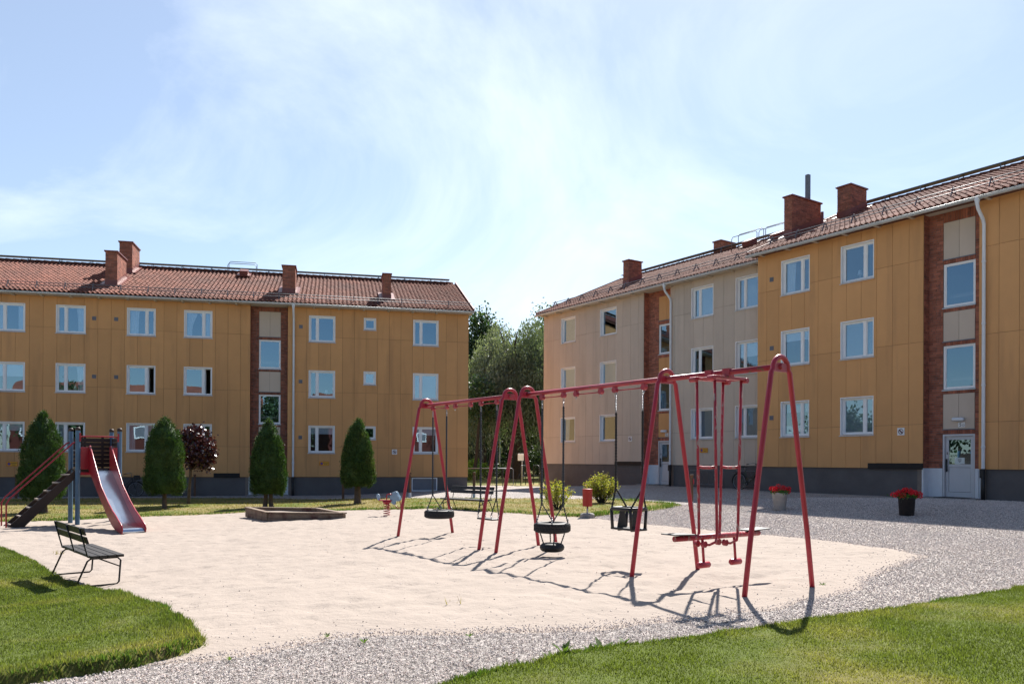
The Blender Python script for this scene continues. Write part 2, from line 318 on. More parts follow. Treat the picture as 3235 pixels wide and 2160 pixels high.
LAWN_B = [(-30, 31.4), (-16.65, 34.75), (-11.2, 35.3), (-6, 33.1), (-2.92, 30.76), (.93, 30.2), (3.51, 28.34), (4.45, 27.41), (5.41, 25.37), (3.96, 23.6), (2.6, 21.8), (1.78, 20.78), (-.53, 22.5), (-2.29, 24.07), (-3.62, 24.17), (-5.2, 24.78), (-8.68, 25.85), (-10.09, 24.46), (-11.84, 23.43), (-12.6, 22.06), (-13.92, 21.67), (-18, 22.1), (-30, 24)]
def sheet(name, x0, x1, y0, y1, st, m, zf, keep=None, smooth=True):
    xs = np.arange(x0, x1+st*.5, st); ys = np.arange(y0, y1+st*.5, st); X, Y = np.meshgrid(xs, ys); nx = len(xs); ny = len(ys)
    Z = zf(X, Y); idx = np.arange(nx*ny).reshape(ny, nx)
    F = np.stack([idx[:-1, :-1], idx[:-1, 1:], idx[1:, 1:], idx[1:, :-1]], -1).reshape(-1, 4)
    V = np.stack([X, Y, Z], -1).reshape(-1, 3)
    if keep is not None:
        kp = keep(X, Y).reshape(-1); F = F[kp[F].any(1)]; used = np.unique(F); mp_ = np.full(len(V), -1); mp_[used] = np.arange(len(used)); V = V[used]; F = mp_[F]
    return npmesh(name, V, F, m, smooth=smooth)
def structure(o): o['kind'] = 'structure'; return o
structure(npmesh('ground', np.array([(-900, -900, -.45), (900, -900, -.45), (900, 900, -.45), (-900, 900, -.45)], float), np.array([[0, 1, 2, 3]]), 'park_grass'))
structure(sheet('gravel_yard', -40, 34, -6, 54, .4, 'gravel', lambda X, Y: ground(X, Y)+.012*vnoise(X, Y, 1.7, 1)-.006-.15*sst(.25, .9, sdf(SAND, X, Y))))
def parkz(X, Y): return ground(X, Y)*(1-sst(46, 54, Y))+.03+.05*vnoise(X, Y, 5, 2)+1.1*sst(74, 100, Y)*(.6+vnoise(X, Y, 16, 3))-.5*(1-sst(44.8, 46.2, Y+(.18*X)))
structure(sheet('park_lawn', -60, 60, 44, 170, 1.0, 'park_grass', parkz))
def sand_bumps(X, Y):
    hol = 0*X
    for hx, hy in ((-1.4, 15.37), (-.41, 13.96), (.63, 12.47), (1.62, 11.06), (2.1, 9.4), (3.1, 10.2), (2.5, 9.75)):      # scuffed hollows under the swings
        u = (X-hx)*.819+(Y-hy)*.574; v = -(X-hx)*.574+(Y-hy)*.819; hol = hol-.045*np.exp(-(u/.55)**2-(v/.28)**2)
    return hol+.012*vnoise(X, Y, .6, 1)+.024*vnoise(X, Y, .26, 2)+.026*vnoise(X, Y, .13, 3)+.07*np.minimum(0, vnoise(X+9, Y, .22, 4)+.2)
def sandz(X, Y):
    d = sdf(SAND, X, Y)+.22*vnoise(X, Y, .8, 4)+.12*vnoise(X, Y, .25, 5)
    return ground(X, Y)+np.clip(d*.06, -.05, .028)+sand_bumps(X, Y)*sst(0, .6, d)+.004
structure(sheet('sand', -17, 7.4, 5.9, 26.3, .062, 'sand', sandz, keep=lambda X, Y: sdf(SAND, X, Y) > -.45))
def lawnz(poly, h, jit=.05):
    def f(X, Y):
        d = sdf(poly, X, Y)+jit*2*vnoise(X, Y, .22, 0)+jit*vnoise(X, Y, .07, 1)
        return ground(X, Y)-.03+(h+.03)*sst(-.02, .07, d)+.025*vnoise(X, Y, .9, 2)*sst(0, .5, d)
    return f
zl, zr, zb = lawnz(LAWN_L, .085), lawnz(LAWN_R, .05), lawnz(LAWN_B, .045)
structure(sheet('lawn_left', -15, -2.2, 3.4, 18, .05, 'lawn_green', zl, keep=lambda X, Y: sdf(LAWN_L, X, Y) > -.2))
structure(sheet('lawn_front', -3, 12, 2.5, 13, .05, 'lawn_green', zr, keep=lambda X, Y: sdf(LAWN_R, X, Y) > -.2))
structure(sheet('lawn_back', -24, 5.8, 20.4, 35.6, .11, 'lawn_dry', zb, keep=lambda X, Y: sdf(LAWN_B, X, Y) > -.2))
def blades(name, label, cat, poly, zf, x0, x1, y0, y1, dens, h, w, m, edge=0):
    n = int((x1-x0)*(y1-y0)*dens); X = RNG.uniform(x0, x1, n); Y = RNG.uniform(y0, y1, n)
    d = sdf(poly, X, Y)+.10*vnoise(X, Y, .22, 0)+.05*vnoise(X, Y, .07, 1); inview = np.abs(X-.0) < Y*.85+1.8
    near = np.clip(9.0/np.maximum(Y, 4), .25, 1.3); kp = (d > -.015) & inview & (RNG.random(n) < near)
    X, Y, d = X[kp], Y[kp], d[kp]; n = len(X); Z = zf(X, Y)-.005
    hh = h*RNG.uniform(.5, 1.25, n)*(1+edge*np.exp(-np.maximum(d, 0)/.12))*(1+.9*vnoise(X, Y, .35, 3)); ww = w*RNG.uniform(.6, 1.3, n)*(1+.04*Y)
    a = RNG.uniform(0, 2*np.pi, n); ln = RNG.uniform(.1, .75, n)*hh; b = RNG.uniform(0, 2*np.pi, n)
    base = np.stack([X, Y, Z], 1); sx = np.stack([np.cos(a), np.sin(a), 0*a], 1)*ww[:, None]*.5
    tip = base+np.stack([np.cos(b)*ln, np.sin(b)*ln, hh], 1); V = np.stack([base-sx, base+sx, tip], 1).reshape(-1, 3)
    o = npmesh(name, V, np.arange(3*n).reshape(n, 3), m); return tag(o, label, cat, kind='stuff')
blades('grass', 'uneven green grass with dry patches on the left lawn', 'grass', LAWN_L, zl, -13, -2.3, 4.0, 16.5, 4600, .028, .008, 'grass_blade', 1.0)
blades('grass', 'short bright green grass of the front lawn', 'grass', LAWN_R, zr, -1.8, 10.5, 3.6, 12.4, 6000, .024, .008, 'grass_blade', .9)
blades('grass', 'sun-scorched grass of the lawn in front of the house', 'grass', LAWN_B, zb, -21, 5.6, 20.5, 35.5, 420, .05, .010, 'dry_blade', .3)
def edge_fringe(poly, chain, zf, n, h0, h1, deep, label):
    """longer green grass left standing along a lawn's edge"""
    P = np.array(chain); i = RNG.integers(0, len(P)-1, n); t_ = RNG.random(n)[:, None]
    q = P[i]*(1-t_)+P[i+1]*t_+RNG.normal(0, deep*.35, (n, 2)); d = sdf(poly, q[:, 0], q[:, 1])+.10*vnoise(q[:, 0], q[:, 1], .22, 0); kp = (d > -.02) & (d < deep); q = q[kp]; d = d[kp]; n = len(q)
    base = np.stack([q[:, 0], q[:, 1], zf(q[:, 0], q[:, 1])-.01], 1); h = RNG.uniform(h0, h1, n)*(1-.5*np.clip(d/deep, 0, 1))*(1+1.0*vnoise(q[:, 0], q[:, 1], .3, 4)); a = RNG.uniform(0, 6.28, n)
    sx = np.stack([np.cos(a), np.sin(a), 0*a], 1)*(.004+.0003*q[:, 1:2]); tip = base+np.stack([RNG.normal(0, .35, n)*h, RNG.normal(0, .35, n)*h, h], 1)
    tag(npmesh('grass', np.stack([base-sx, base+sx, tip], 1).reshape(-1, 3), np.arange(3*n).reshape(n, 3), 'clover_leaf'), label, 'grass', kind='stuff')
edge_fringe(LAWN_B, LAWN_B[6:-1], zb, 16000, .04, .11, .7, 'fresh green fringe of longer grass along the far sand edge')
edge_fringe(LAWN_L, LAWN_L[:15], zl, 13000, .02, .06, .26, 'ragged longer grass on the edge of the left lawn')
edge_fringe(LAWN_R, LAWN_R[:11], zr, 9000, .02, .05, .22, 'ragged longer grass on the edge of the front lawn')
def stones():
    n = 520000; X = RNG.uniform(-4, 16, n); Y = 4.6+(RNG.random(n)**1.7)*21
    ds = sdf(SAND, X, Y)+.22*vnoise(X, Y, .8, 4)+.12*vnoise(X, Y, .25, 5); dl = np.maximum(sdf(LAWN_L, X, Y), sdf(LAWN_R, X, Y))
    kp = (dl < -.02) & (np.abs(X) < Y*.78+1.0) & ((ds < .02) | (RNG.random(n) < .004+.07*np.exp(-np.maximum(ds, 0)/.35)))
    X, Y, ds = X[kp], Y[kp], ds[kp]; n = len(X); r = RNG.uniform(.003, .0078, n)*(1+.05*Y)
    Z = np.where(ds < 0, ground(X, Y), sandz(X, Y)); c = np.stack([X, Y, Z+r*.25], 1)
    O = np.array([(1, 0, 0), (0, 1, 0), (-1, 0, 0), (0, -1, 0), (0, 0, .75), (0, 0, -.75)]); J = RNG.uniform(.6, 1.3, (n, 6, 1))*O[None]; a = RNG.uniform(0, 6.28, n)
    ca, sa = np.cos(a)[:, None], np.sin(a)[:, None]; tl = RNG.normal(0, .35, n)[:, None]
    x = J[..., 0]*ca-J[..., 1]*sa; y = J[..., 0]*sa+J[..., 1]*ca; z = J[..., 2]+x*tl
    V = (c[:, None]+np.stack([x, y, z], -1)*r[:, None, None]).reshape(-1, 3); f = np.array([(0, 1, 4), (1, 2, 4), (2, 3, 4), (3, 0, 4), (1, 0, 5), (2, 1, 5), (3, 2, 5), (0, 3, 5)])
    F = (np.arange(n)[:, None, None]*6+f[None]).reshape(-1, 3); tag(npmesh('gravel_stones', V, F, 'stone'), 'loose grey gravel stones strewn beside the sand', 'gravel', kind='stuff')
stones()

# ------------------------------------------------------------------ houses
# Each house is built in its own frame: x runs along the wall, y into the house (0 = face of the cladding), z up.
UNIT = {}
def unit_box(m):
    if m not in UNIT: UNIT[m] = MB().box(-.5, .5, -.5, .5, -.5, .5).mesh('brick', m)
    return UNIT[m]
def put_box(name, m, b, parent):
    x0, x1, y0, y1, z0, z1 = b; o = link(name, unit_box(m), parent, ((x0+x1)/2, (y0+y1)/2, (z0+z1)/2)); o.scale = (x1-x0, y1-y0, z1-z0); return o
def brick_field(x0, x1, z0, z1, y, soldier=False, axis='x', out=-1, bl=.24, bh=.0625, j=.0135, proud=.012):
    """list of brick boxes filling a rectangle of a wall face; y is the mortar plane, bricks stand proud of it"""
    B = []
    def mk(a0, a1, c0, c1):
        p = proud+random.uniform(-.004, .003); lo, hi = (y-p, y+.03) if out < 0 else (y-.03, y+p)
        B.append((a0, a1, lo, hi, c0, c1) if axis == 'x' else (lo, hi, a0, a1, c0, c1))
    if soldier:
        n = max(1, round((x1-x0)/(bh+j))); w = (x1-x0)/n
        for i in range(n): mk(x0+i*w+j/2, x0+(i+1)*w-j/2, z0+j/2, z1-j/2)
        return B
    n = max(1, round((z1-z0)/(bh+j))); h = (z1-z0)/n
    for r in range(n):
        a = x0; first = True
        while a < x1-.02:
            L = bl*(random.choice((1, 1, .5)) if not first else ((.5 if r % 2 else 1)*random.choice((1, 1, .75))))
            b = min(a+L+j, x1); 
            if x1-b < .05: b = x1
            mk(a+j/2, b-j/2, z0+r*h+j/2, z0+(r+1)*h-j/2); a = b; first = False
    return B
def join_boxes(name, m, B, parent, kind='stuff'):
    mb = MB()
    for b in B: mb.box(*b)
    o = mb.build(name, m, parent)
    if kind: o['kind'] = kind
    return o
def ring(mb, x0, x1, z0, z1, w, y0, y1):
    mb.box(x0, x1, y0, y1, z1-w, z1); mb.box(x0, x1, y0, y1, z0, z0+w); mb.box(x0, x0+w, y0, y1, z0+w, z1-w); mb.box(x1-w, x1, y0, y1, z0+w, z1-w)
def curtain_mesh(mb, x0, x1, z0, z1, y, amp=.03, tie=0., side=0):
    n = 18; vs = []; fs = []
    for k_, (zz) in enumerate(np.linspace(z1, z0, 8)):
        f = k_/7; sh = 1-tie*math.sin(min(1, f*1.25)*math.pi/2)
        for i in range(n+1):
            u = i/n; x = x0+(x1-x0)*(u*sh if side <= 0 else 1-(1-u)*sh); vs.append((x, y+amp*math.sin(u*22+k_*.15)*(.5+.5*f), zz))
    for k_ in range(7):
        for i in range(n): fs.append((k_*(n+1)+i, k_*(n+1)+i+1, (k_+1)*(n+1)+i+1, (k_+1)*(n+1)+i))
    mb.add(vs, fs, True)
def window(par, x0, x1, z0, z1, rec, small=None, cover='none', mull=.10, sw=.27, casing=True):
    """a white framed window: casing and frame are the window's own mesh; sash, pane, sill, curtain are its parts"""
    mb = MB(); c = .032
    if casing:
        mb.box(x0, x0+c, -.007, rec, z0, z1); mb.box(x1-c, x1, -.007, rec, z0, z1); mb.box(x0+c, x1-c, -.007, rec, z1-c, z1)
        ix0, ix1, iz0, iz1 = x0+c, x1-c, z0+.02, z1-c
    else: ix0, ix1, iz0, iz1 = x0, x1, z0, z1
    ring(mb, ix0, ix1, iz0, iz1, .05, rec, rec+.08); lights = []
    gx0, gx1, gz0, gz1 = ix0+.05, ix1-.05, iz0+.05, iz1-.05
    if small == 'L': mb.box(gx0+sw, gx0+sw+mull, rec-.004, rec+.08, gz0, gz1); lights = [(gx0, gx0+sw, True), (gx0+sw+mull, gx1, False)]
    elif small == 'R': mb.box(gx1-sw-mull, gx1-sw, rec-.004, rec+.08, gz0, gz1); lights = [(gx0, gx1-sw-mull, False), (gx1-sw, gx1, True)]
    else: lights = [(gx0, gx1, False)]
    w = mb.build('window', 'white_paint', par)
    for a, b, sm in lights:
        opn = sm and cover == 'open'
        s_ = MB(); ring(s_, a, b, gz0, gz1, .028, rec+.018, rec+.05)
        if opn:
            s_ = MB(); s_.box(a, a+.035, rec+.08, rec+.08+(b-a), gz0, gz1)
        s_.build('sash', 'white_paint', w)
        if not opn: MB().box(a+.02, b-.02, rec+.034, rec+.042, gz0+.02, gz1-.02).build('pane', 'glass', w)
    ys = -.045 if casing else rec-.07
    s_ = MB(); s_.add([(x0-.03, ys, z0-.022), (x1+.03, ys, z0-.022), (x1+.03, rec+.01, z0+.02), (x0-.03, rec+.01, z0+.02), (x0-.03, ys, z0-.05), (x1+.03, ys, z0-.05), (x1+.03, rec+.01, z0-.012), (x0-.03, rec+.01, z0-.012)],
                        [(0, 1, 2, 3), (4, 7, 6, 5), (0, 4, 5, 1), (1, 5, 6, 2), (3, 7, 4, 0)]); s_.build('sill', 'gutter_metal', w)
    big = [l for l in lights if not l[2]][0]; yb = rec+.13
    if cover in ('sides', 'tied'):
        tie = .0 if cover == 'sides' else .55; ww = (gx1-gx0)*(.24 if cover == 'sides' else .5)
        for sd_ in (0, 1):
            cm = MB(); curtain_mesh(cm, gx0 if not sd_ else gx1-ww, gx0+ww if not sd_ else gx1, gz0, gz1+.03, yb, .02, tie, sd_); cm.build('curtain', 'curtain', w)
    elif cover == 'right': cm = MB(); curtain_mesh(cm, gx1-.36, gx1, gz0, gz1+.03, yb, .022, .2, 1); cm.build('curtain', 'curtain', w)
    elif cover == 'left': cm = MB(); curtain_mesh(cm, gx0, gx0+.42, gz0, gz1+.03, yb, .022, .1, 0); cm.build('curtain', 'curtain', w)
    elif cover == 'full': MB().box(gx0-.02, gx1+.02, rec+.050, rec+.056, gz0, gz1).build('roller_blind', 'blind', w)
    elif cover == 'half': MB().box(gx0-.02, gx1+.02, rec+.050, rec+.056, gz0+(gz1-gz0)*.52, gz1).build('roller_blind', 'blind', w)
    elif cover == 'third': MB().box(gx0-.02, gx1+.02, rec+.050, rec+.056, gz1-(gz1-gz0)*.28, gz1).build('roller_blind', 'blind', w)
    elif cover == 'slats':
        sl = MB()
        for zz in np.arange(gz0+.02, gz1, .036): sl.add([(gx0, rec+.050, zz), (gx1, rec+.050, zz), (gx1, rec+.068, zz+.029), (gx0, rec+.068, zz+.029)], [(0, 1, 2, 3)])
        sl.build('venetian_blind', 'blind', w)['kind'] = 'stuff'
    elif cover == 'valance':
        cm = MB(); curtain_mesh(cm, gx0, gx1, gz1-.34, gz1+.02, yb, .012, 0, 0); cm.build('curtain', 'curtain', w)
        MB().box(gx0-.02, gx1+.02, yb-.04, yb-.032, gz0, gz0+.34).build('roller_blind', 'blind', w)
    rod = MB().tube([(gx0-.02, yb-.035, gz1-.03), (gx1+.02, yb-.035, gz1-.03)], .008, 5)
    if cover in ('sides', 'tied', 'right', 'left', 'none', 'open') and small: rod.build('curtain_rail', 'white_paint', w)
    return w
TILE_W, TILE_L = .2, .335
def tile_mesh():
    prof = []
    for i in range(8):
        u = i/7; x = u*.225
        prof.append((x, .048*math.exp(-((u-.30)/.20)**2)-.014*math.exp(-((u-.76)/.2)**2)+.006))
    mb = MB(); L0, L1 = -.01, TILE_L+.05
    vs = [(x, L0, z+.028) for x, z in prof]+[(x, L1, z) for x, z in prof]+[(x, L0+.002, z+.003) for x, z in prof]; n = 8
    mb.add(vs, [(i, i+1, n+i+1, n+i) for i in range(n-1)], True); mb.add(vs[:8]+vs[16:], [(i+n, i+n+1, i+1, i) for i in range(n-1)], False)
    return mb
TILE = tile_mesh(); TILE_ME = TILE.mesh('roof_tile', 'roof_tile'); TV = np.array(TILE.v); TF = np.array(TILE.f)
def house(name, label, ang, dist, s0, s1, zbase, joints, top, cols, wins, towers, mat, rec, roof, gable_l=True, gable_r=True, vents=(), boards=(), pipes=(), base_win=(), near_tiles=None, brick_parts=False, plinth_z=-.8, back=11.6):
    """wins: (x0,x1,z0,z1,small,cover); towers: dicts; roof: (eave_z, eave_off, ridge_z, ridge_off, overhang_l, overhang_r); all s along the wall line"""
    mid = (s0+s1)/2
    e = (math.cos(ang), math.sin(ang)); n_ = (-math.sin(ang), math.cos(ang))
    H = thing(name, label, 'building', (e[0]*mid+n_[0]*dist, e[1]*mid+n_[1]*dist, 0), ang)
    X = lambda s_: s_-mid
    tx = [(X(t_['x0']), X(t_['x1'])) for t_ in towers]
    W = [(X(w[0]), X(w[1]), *w[2:]) for w in wins]
    # cladding panels: cell of a column between two joint lines, minus the windows
    cache = {}
    rows = [zbase]+list(joints)+[top]; g = .0045
    C = [X(c) for c in cols]
    for x0, x1 in zip(C[:-1], C[1:]):
        if any(x0 > a-.01 and x1 < b+.01 for a, b in tx): continue
        for r, (za, zb_) in enumerate(zip(rows[:-1], rows[1:])):
            zlo = za
            if r == 0:
                for (b0, b1, bz) in boards:
                    if x0 > X(b0)-.1 and x1 < X(b1)+.1: zlo = bz
            ws = [(a, b, c, d) for (a, b, c, d, *_) in W if a < x1-.005 and b > x0+.005 and c < zb_ and d > zlo]
            ix0, ix1, iz0, iz1 = x0+g, x1-g, zlo+(g if r else 0), zb_-g
            xb = sorted({ix0, ix1, *[min(max(v, ix0), ix1) for w in ws for v in w[:2]]}); zbk = sorted({iz0, iz1, *[min(max(v, iz0), iz1) for w in ws for v in w[2:]]})
            rects = []
            for a, b in zip(xb[:-1], xb[1:]):
                for c, d in zip(zbk[:-1], zbk[1:]):
                    if b-a < .004 or d-c < .004: continue
                    if any(w[0] < (a+b)/2 < w[1] and w[2] < (c+d)/2 < w[3] for w in ws): continue
                    rects.append((a, b, c, d))
            if not rects: continue
            key = tuple(round(v-o_, 3) for q in rects for v, o_ in zip(q, (x0, x0, za, za)))
            if key not in cache:
                mb = MB(); [mb.box(a-x0, b-x0, 0, .022, c-za, d-za) for a, b, c, d in rects]; cache[key] = mb.mesh('cladding_panel', mat)
            link('cladding_panel', cache[key], H, (x0, random.uniform(-.0015, .0015), za))
    # structural wall behind the panels, with the openings left free
    op = [(a, b, c, d) for (a, b, c, d, *_) in W]+[(a, b, -9, 99) for a, b in tx]
    xb = sorted({X(s0)+.01, X(s1)-.01, *[v for w in op for v in w[:2]]}); zk = sorted({zbase+.01, top, *[min(max(v, zbase+.01), top) for w in op for v in w[2:]]})
    bays = [X(s0)]+[v for q in tx for v in q]+[X(s1)]
    for ba, bb_ in zip(bays[::2], bays[1::2]):
        core = MB()
        for a, b in zip(xb[:-1], xb[1:]):
            if not ba < (a+b)/2 < bb_: continue
            for c, d in zip(zk[:-1], zk[1:]):
                if b-a < .003 or d-c < .003 or any(w[0] < (a+b)/2 < w[1] and w[2] < (c+d)/2 < w[3] for w in op): continue
                core.box(a, b, .03, .26, c, d)
        core.build('wall', 'joint', H)
    ends = MB(); zg = roof[2]-.35
    for sd_, on in ((0, gable_l), (1, gable_r)):
        xa = X(s0)+.012 if sd_ == 0 else X(s1)-.212
        ends.prism([(.262, plinth_z), (back, plinth_z), (back, top), (roof[3], zg), (.262, top)], xa, xa+.2, 'x')
    ends.box(X(s0)+.22, X(s1)-.22, back-.2, back-.01, plinth_z, top)
    ends.build('end_wall', mat, H)
    # plinth, interrupted by the stair towers and basement windows
    pl = MB(); xs = [X(s0)+.02]; 
    for a, b in tx: xs += [a, b]
    xs.append(X(s1)-.02)
    for a, b in zip(xs[::2], xs[1::2]):
        bw = [(X(w[0]), X(w[1]), w[2], w[3]) for w in base_win if a < X(w[0]) < b]
        if not bw: pl.box(a, b, .055, .25, plinth_z, zbase+.02)
        for (wa, wb, wc, wd) in bw:
            pl.box(a, wa, .055, .25, plinth_z, zbase+.02); pl.box(wb, b, .055, .25, plinth_z, zbase+.02); pl.box(wa, wb, .055, .25, plinth_z, wc); pl.box(wa, wb, .055, .25, wd, zbase+.02)
    pl.build('plinth', 'plinth', H)
    for w in base_win:
        mb = MB(); ring(mb, X(w[0]), X(w[1]), w[2], w[3], .05, .06, .14); wd_ = mb.build('basement_window', 'white_paint', H)
        MB().box(X(w[0])+.04, X(w[1])-.04, .10, .11, w[2]+.04, w[3]-.04).build('pane', 'vent_grey', wd_)
    for (b0, b1, bz) in boards: MB().box(X(b0), X(b1), -.012, .04, zbase-.03, bz-.004).build('dark_board', 'dark_board', H)
    # interior shell: back wall, floors and cross walls, so that the windows look into rooms
    it = MB(); it.box(X(s0)+.25, X(s1)-.25, 3.3, 3.4, zbase-.6, top)
    for zf in [zbase-.62]+[j-1.2 for j in joints]+[top-.02]: it.box(X(s0)+.25, X(s1)-.25, .62, 3.3, zf-.1, zf)
    for w in W: 
        if w[2] > joints[-1]-.6: it.box(w[1]+.5, w[1]+.58, .27, 3.3, zbase-.6, top)
    it.build('interior', 'interior', H)
    for w in W: window(H, *w[:4], rec, w[4], w[5], **(w[6] if len(w) > 6 else {}))
    for (vx, vz) in vents:
        v = MB(); vx = X(vx); ring(v, vx-.085, vx+.085, vz-.085, vz+.085, .025, -.018, .0)
        v.box(vx-.06, vx+.06, -.004, -.001, vz-.06, vz+.06)
        for q in range(4): v.beam((vx-.06, -.008, vz-.045+q*.03), (vx+.06, -.008, vz-.045+q*.03), .012, .010)
        v.build('air_vent', 'vent_grey', H)
    # stair tower: recessed brick bay with panels, stair windows, door
    for t_ in towers:
        a, b = X(t_['x0']), X(t_['x1']); c0, c1 = X(t_['c0']), X(t_['c1']); D = .35; gl = t_['ground']; zc = t_['cap']; B = []
        seq = t_['seq']; door = t_['door']; lo = zc
        B += brick_field(a, c0, lo, top, D); B += brick_field(c1, b, lo, top, D)
        B += brick_field(.03, D, lo, top, a, axis='y', out=1); B += brick_field(.03, D, lo, top, b, axis='y', out=-1)
        for i, (kind, z0, z1) in enumerate(seq):
            if kind == 'brick': B += brick_field(c0, c1, z0, z1, D, soldier=True)
        B.sort(key=lambda q: q[4])
        if brick_parts:
            for q in B[:300]: put_box('brick', 'brick', q, H)
            B = B[300:]
        join_boxes('brickwork', 'brick', B, H)
        mo = MB(); mo.box(a-.2, c0, D, D+.25, gl-.4, top); mo.box(c1, b+.2, D, D+.25, gl-.4, top); mo.box(a-.2, a, .035, D, gl-.4, top); mo.box(b, b+.2, .035, D, gl-.4, top)
        for kind, z0, z1 in seq:
            if kind in ('brick', 'panel'): mo.box(c0, c1, D+.004, D+.25, z0, z1)
        mo.build('mortar_bed', 'mortar', H)
        for kind, z0, z1 in seq:
            if kind == 'window': window(H, c0+.005, c1-.005, z0+.02, z1, D+.02, None, 'none', casing=False)
            elif kind == 'panel':
                mx_ = (c0+c1)/2
                for p0, p1 in ((c0+.012, mx_-.005), (mx_+.005, c1-.012)): MB().box(p0, p1, D-.012, D+.01, z0+.012, z1-.004).build('cladding_panel', t_['pmat'], H)
                MB().box(c0-.02, c1+.02, D-.045, D+.005, z0-.022, z0+.004).build('flashing', 'vent_grey', H)
        # white sheet-metal cladding at the foot of the bay
        for q in ((a-.003, a+.012, -.0, D-.012), (b-.012, b+.003, .0, D-.012), (a+.012, c0-.01, D-.016, D+.03), (c1+.01, b-.012, D-.016, D+.03), (a-.05, a-.003, .03, .05), (b+.003, b+.05, .03, .05)):
            MB().box(*q, gl, zc).build('metal_cladding', 'white_sheet', H)
        # door
        z0, z1 = gl+.05, door; dd = D+.06
        fr_ = MB(); fr_.box(c0, c0+.055, D-.01, dd+.06, z0, z1); fr_.box(c1-.055, c1, D-.01, dd+.06, z0, z1); fr_.box(c0+.055, c1-.055, D-.01, dd+.06, z1-.06, z1)
        fr_.build('door_frame', 'door_paint', H)
        x0, x1, zt = c0+.06, c1-.06, z1-.065; zm = z0+(zt-z0)*.515
        lf = MB(); st = .095
        lf.box(x0, x0+st, dd, dd+.045, z0, zt); lf.box(x1-st, x1, dd, dd+.045, z0, zt); lf.box(x0+st, x1-st, dd, dd+.045, zt-.11, zt); lf.box(x0+st, x1-st, dd, dd+.045, zm-.05, zm+.05); lf.box(x0+st, x1-st, dd, dd+.045, z0, z0+.16)
        lf.box(x0+st+.01, x1-st-.01, dd+.012, dd+.035, z0+.17, zm-.06)
        dr = lf.build('door', 'door_paint', H)
        MB().box(x0+st, x1-st, dd+.018, dd+.026, zm+.05, zt-.11).build('pane', 'glass', dr)
        hb = MB(); hx = x0+.05; hb.box(hx-.018, hx+.018, dd-.06, dd-.03, zm-.20, zm+.22); hb.box(hx-.012, hx+.012, dd-.03, dd, zm-.15, zm-.12); hb.box(hx-.012, hx+.012, dd-.03, dd, zm+.14, zm+.17); hb.build('handle', 'black_metal', dr)
        MB().box(hx-.012, hx+.012, dd-.008, dd, zm+.36, zm+.44).build('lock', 'black_metal', dr)
        if t_.get('notice'):
            nx = (x0+x1)/2+.0; pp = MB().box(nx-.15, nx+.15, dd+.010, dd+.013, zm+.06, zm+.26).build('notice', 'paper', dr)
            tx_ = MB()
            for zz, ww in ((.215, .055), (.175, .06), (.16, .05), (.135, .035), (.12, .02)): tx_.box(nx-ww, nx+ww, dd+.0085, dd+.0098, zm+zz-.005, zm+zz+.004)
            tx_.build('print', 'print_dark', dr)
        MB().box(a-.1, b+.1, -.35, D+.1, gl-.3, gl+.045).build('doorstep', 'concrete', H)
        MB().box(c0+.03, c1-.05, -.28, D-.08, gl+.045, gl+.06).build('door_mat', 'dark_board', H)
    # roof
    ez, eo, rz_, ro, ol, orr = roof; xl, xr = X(s0)-ol, X(s1)+orr; th = math.atan2(rz_-ez, ro-eo); sl = (rz_-ez)/(ro-eo)
    dk = MB(); dk.prism([(eo+.03, ez-.07), (ro, rz_-.07), (2*ro-eo, ez-.07), (2*ro-eo, ez-.2), (ro, rz_-.26), (eo+.35, ez-.10), (eo+.35, ez-.13), (eo+.03, ez-.13)], xl+.05, xr-.05, 'x'); dk.build('roof_deck', 'roof_deck', H)
    sf = MB(); sf.box(xl+.06, xr-.06, eo+.06, .30, top+.0, top+.035); 
    for a, b in tx: sf.box(a, b, .30, .62, top, top+.035)
    sf.build('soffit', 'soffit', H)
    fa = MB(); fa.box(xl+.05, xr-.05, eo+.035, eo+.06, top+.01, ez-.08); fa.build('fascia', 'gutter_metal', H)
    for xx in (xl, xr-.05):
        vb = MB(); vb.prism([(eo-.03, ez-.12), (ro, rz_-.10), (2*ro-eo, ez-.12), (2*ro-eo, ez+.05), (ro, rz_+.09), (eo-.03, ez+.06)], xx, xx+.05, 'x'); vb.build('verge_board', 'red_sheet', H)
    gu = MB(); gy = eo-.06; gzz = ez-.115; pr = [(gy+.075*math.cos(a), gzz+.075*math.sin(a)) for a in np.linspace(math.pi, 2*math.pi, 7)]+[(gy+.068*math.cos(a), gzz+.004+.068*math.sin(a)) for a in np.linspace(2*math.pi, math.pi, 7)]
    gu.prism(pr, xl+.02, xr-.02, 'x'); gu.tube([(xl+.02, gy-.075, gzz+.004), (xr-.02, gy-.075, gzz+.004)], .011, 6); gut = gu.build('gutter', 'gutter_metal', H)
    nb = int((xr-xl)/1.0)
    for i in range(nb):
        xx = xl+.4+i*(xr-xl-.6)/max(1, nb-1); mb = MB(); mb.tube([(xx, gy-.08, gzz), (xx, gy-.055, gzz-.06), (xx, gy, gzz-.085), (xx, gy+.06, gzz-.06), (xx, eo+.05, gzz-.02)], .009, 5); mb.build('gutter_bracket', 'gutter_metal', H)
    for i in range(int((xr-xl)/1.2)):
        xx = xl+.5+i*1.2
        if any(a-.1 < xx < b+.1 for a, b in tx): continue
        MB().box(xx-.05, xx+.05, eo+.08, -.02, top-.055, top-.002).build('soffit_block', 'soffit', H)
    nx = int((xr-xl-.1)/TILE_W); slen = math.hypot(ro-eo, rz_-ez); ny = int((slen-.02)/TILE_L)+1; off = []
    e0 = eo-.055
    chs = [(X(q[0])-.02, X(q[1])+.02, q[2]-.02, q[2]+q[3]+.02) for q in roof_chimneys.get(name, [])]
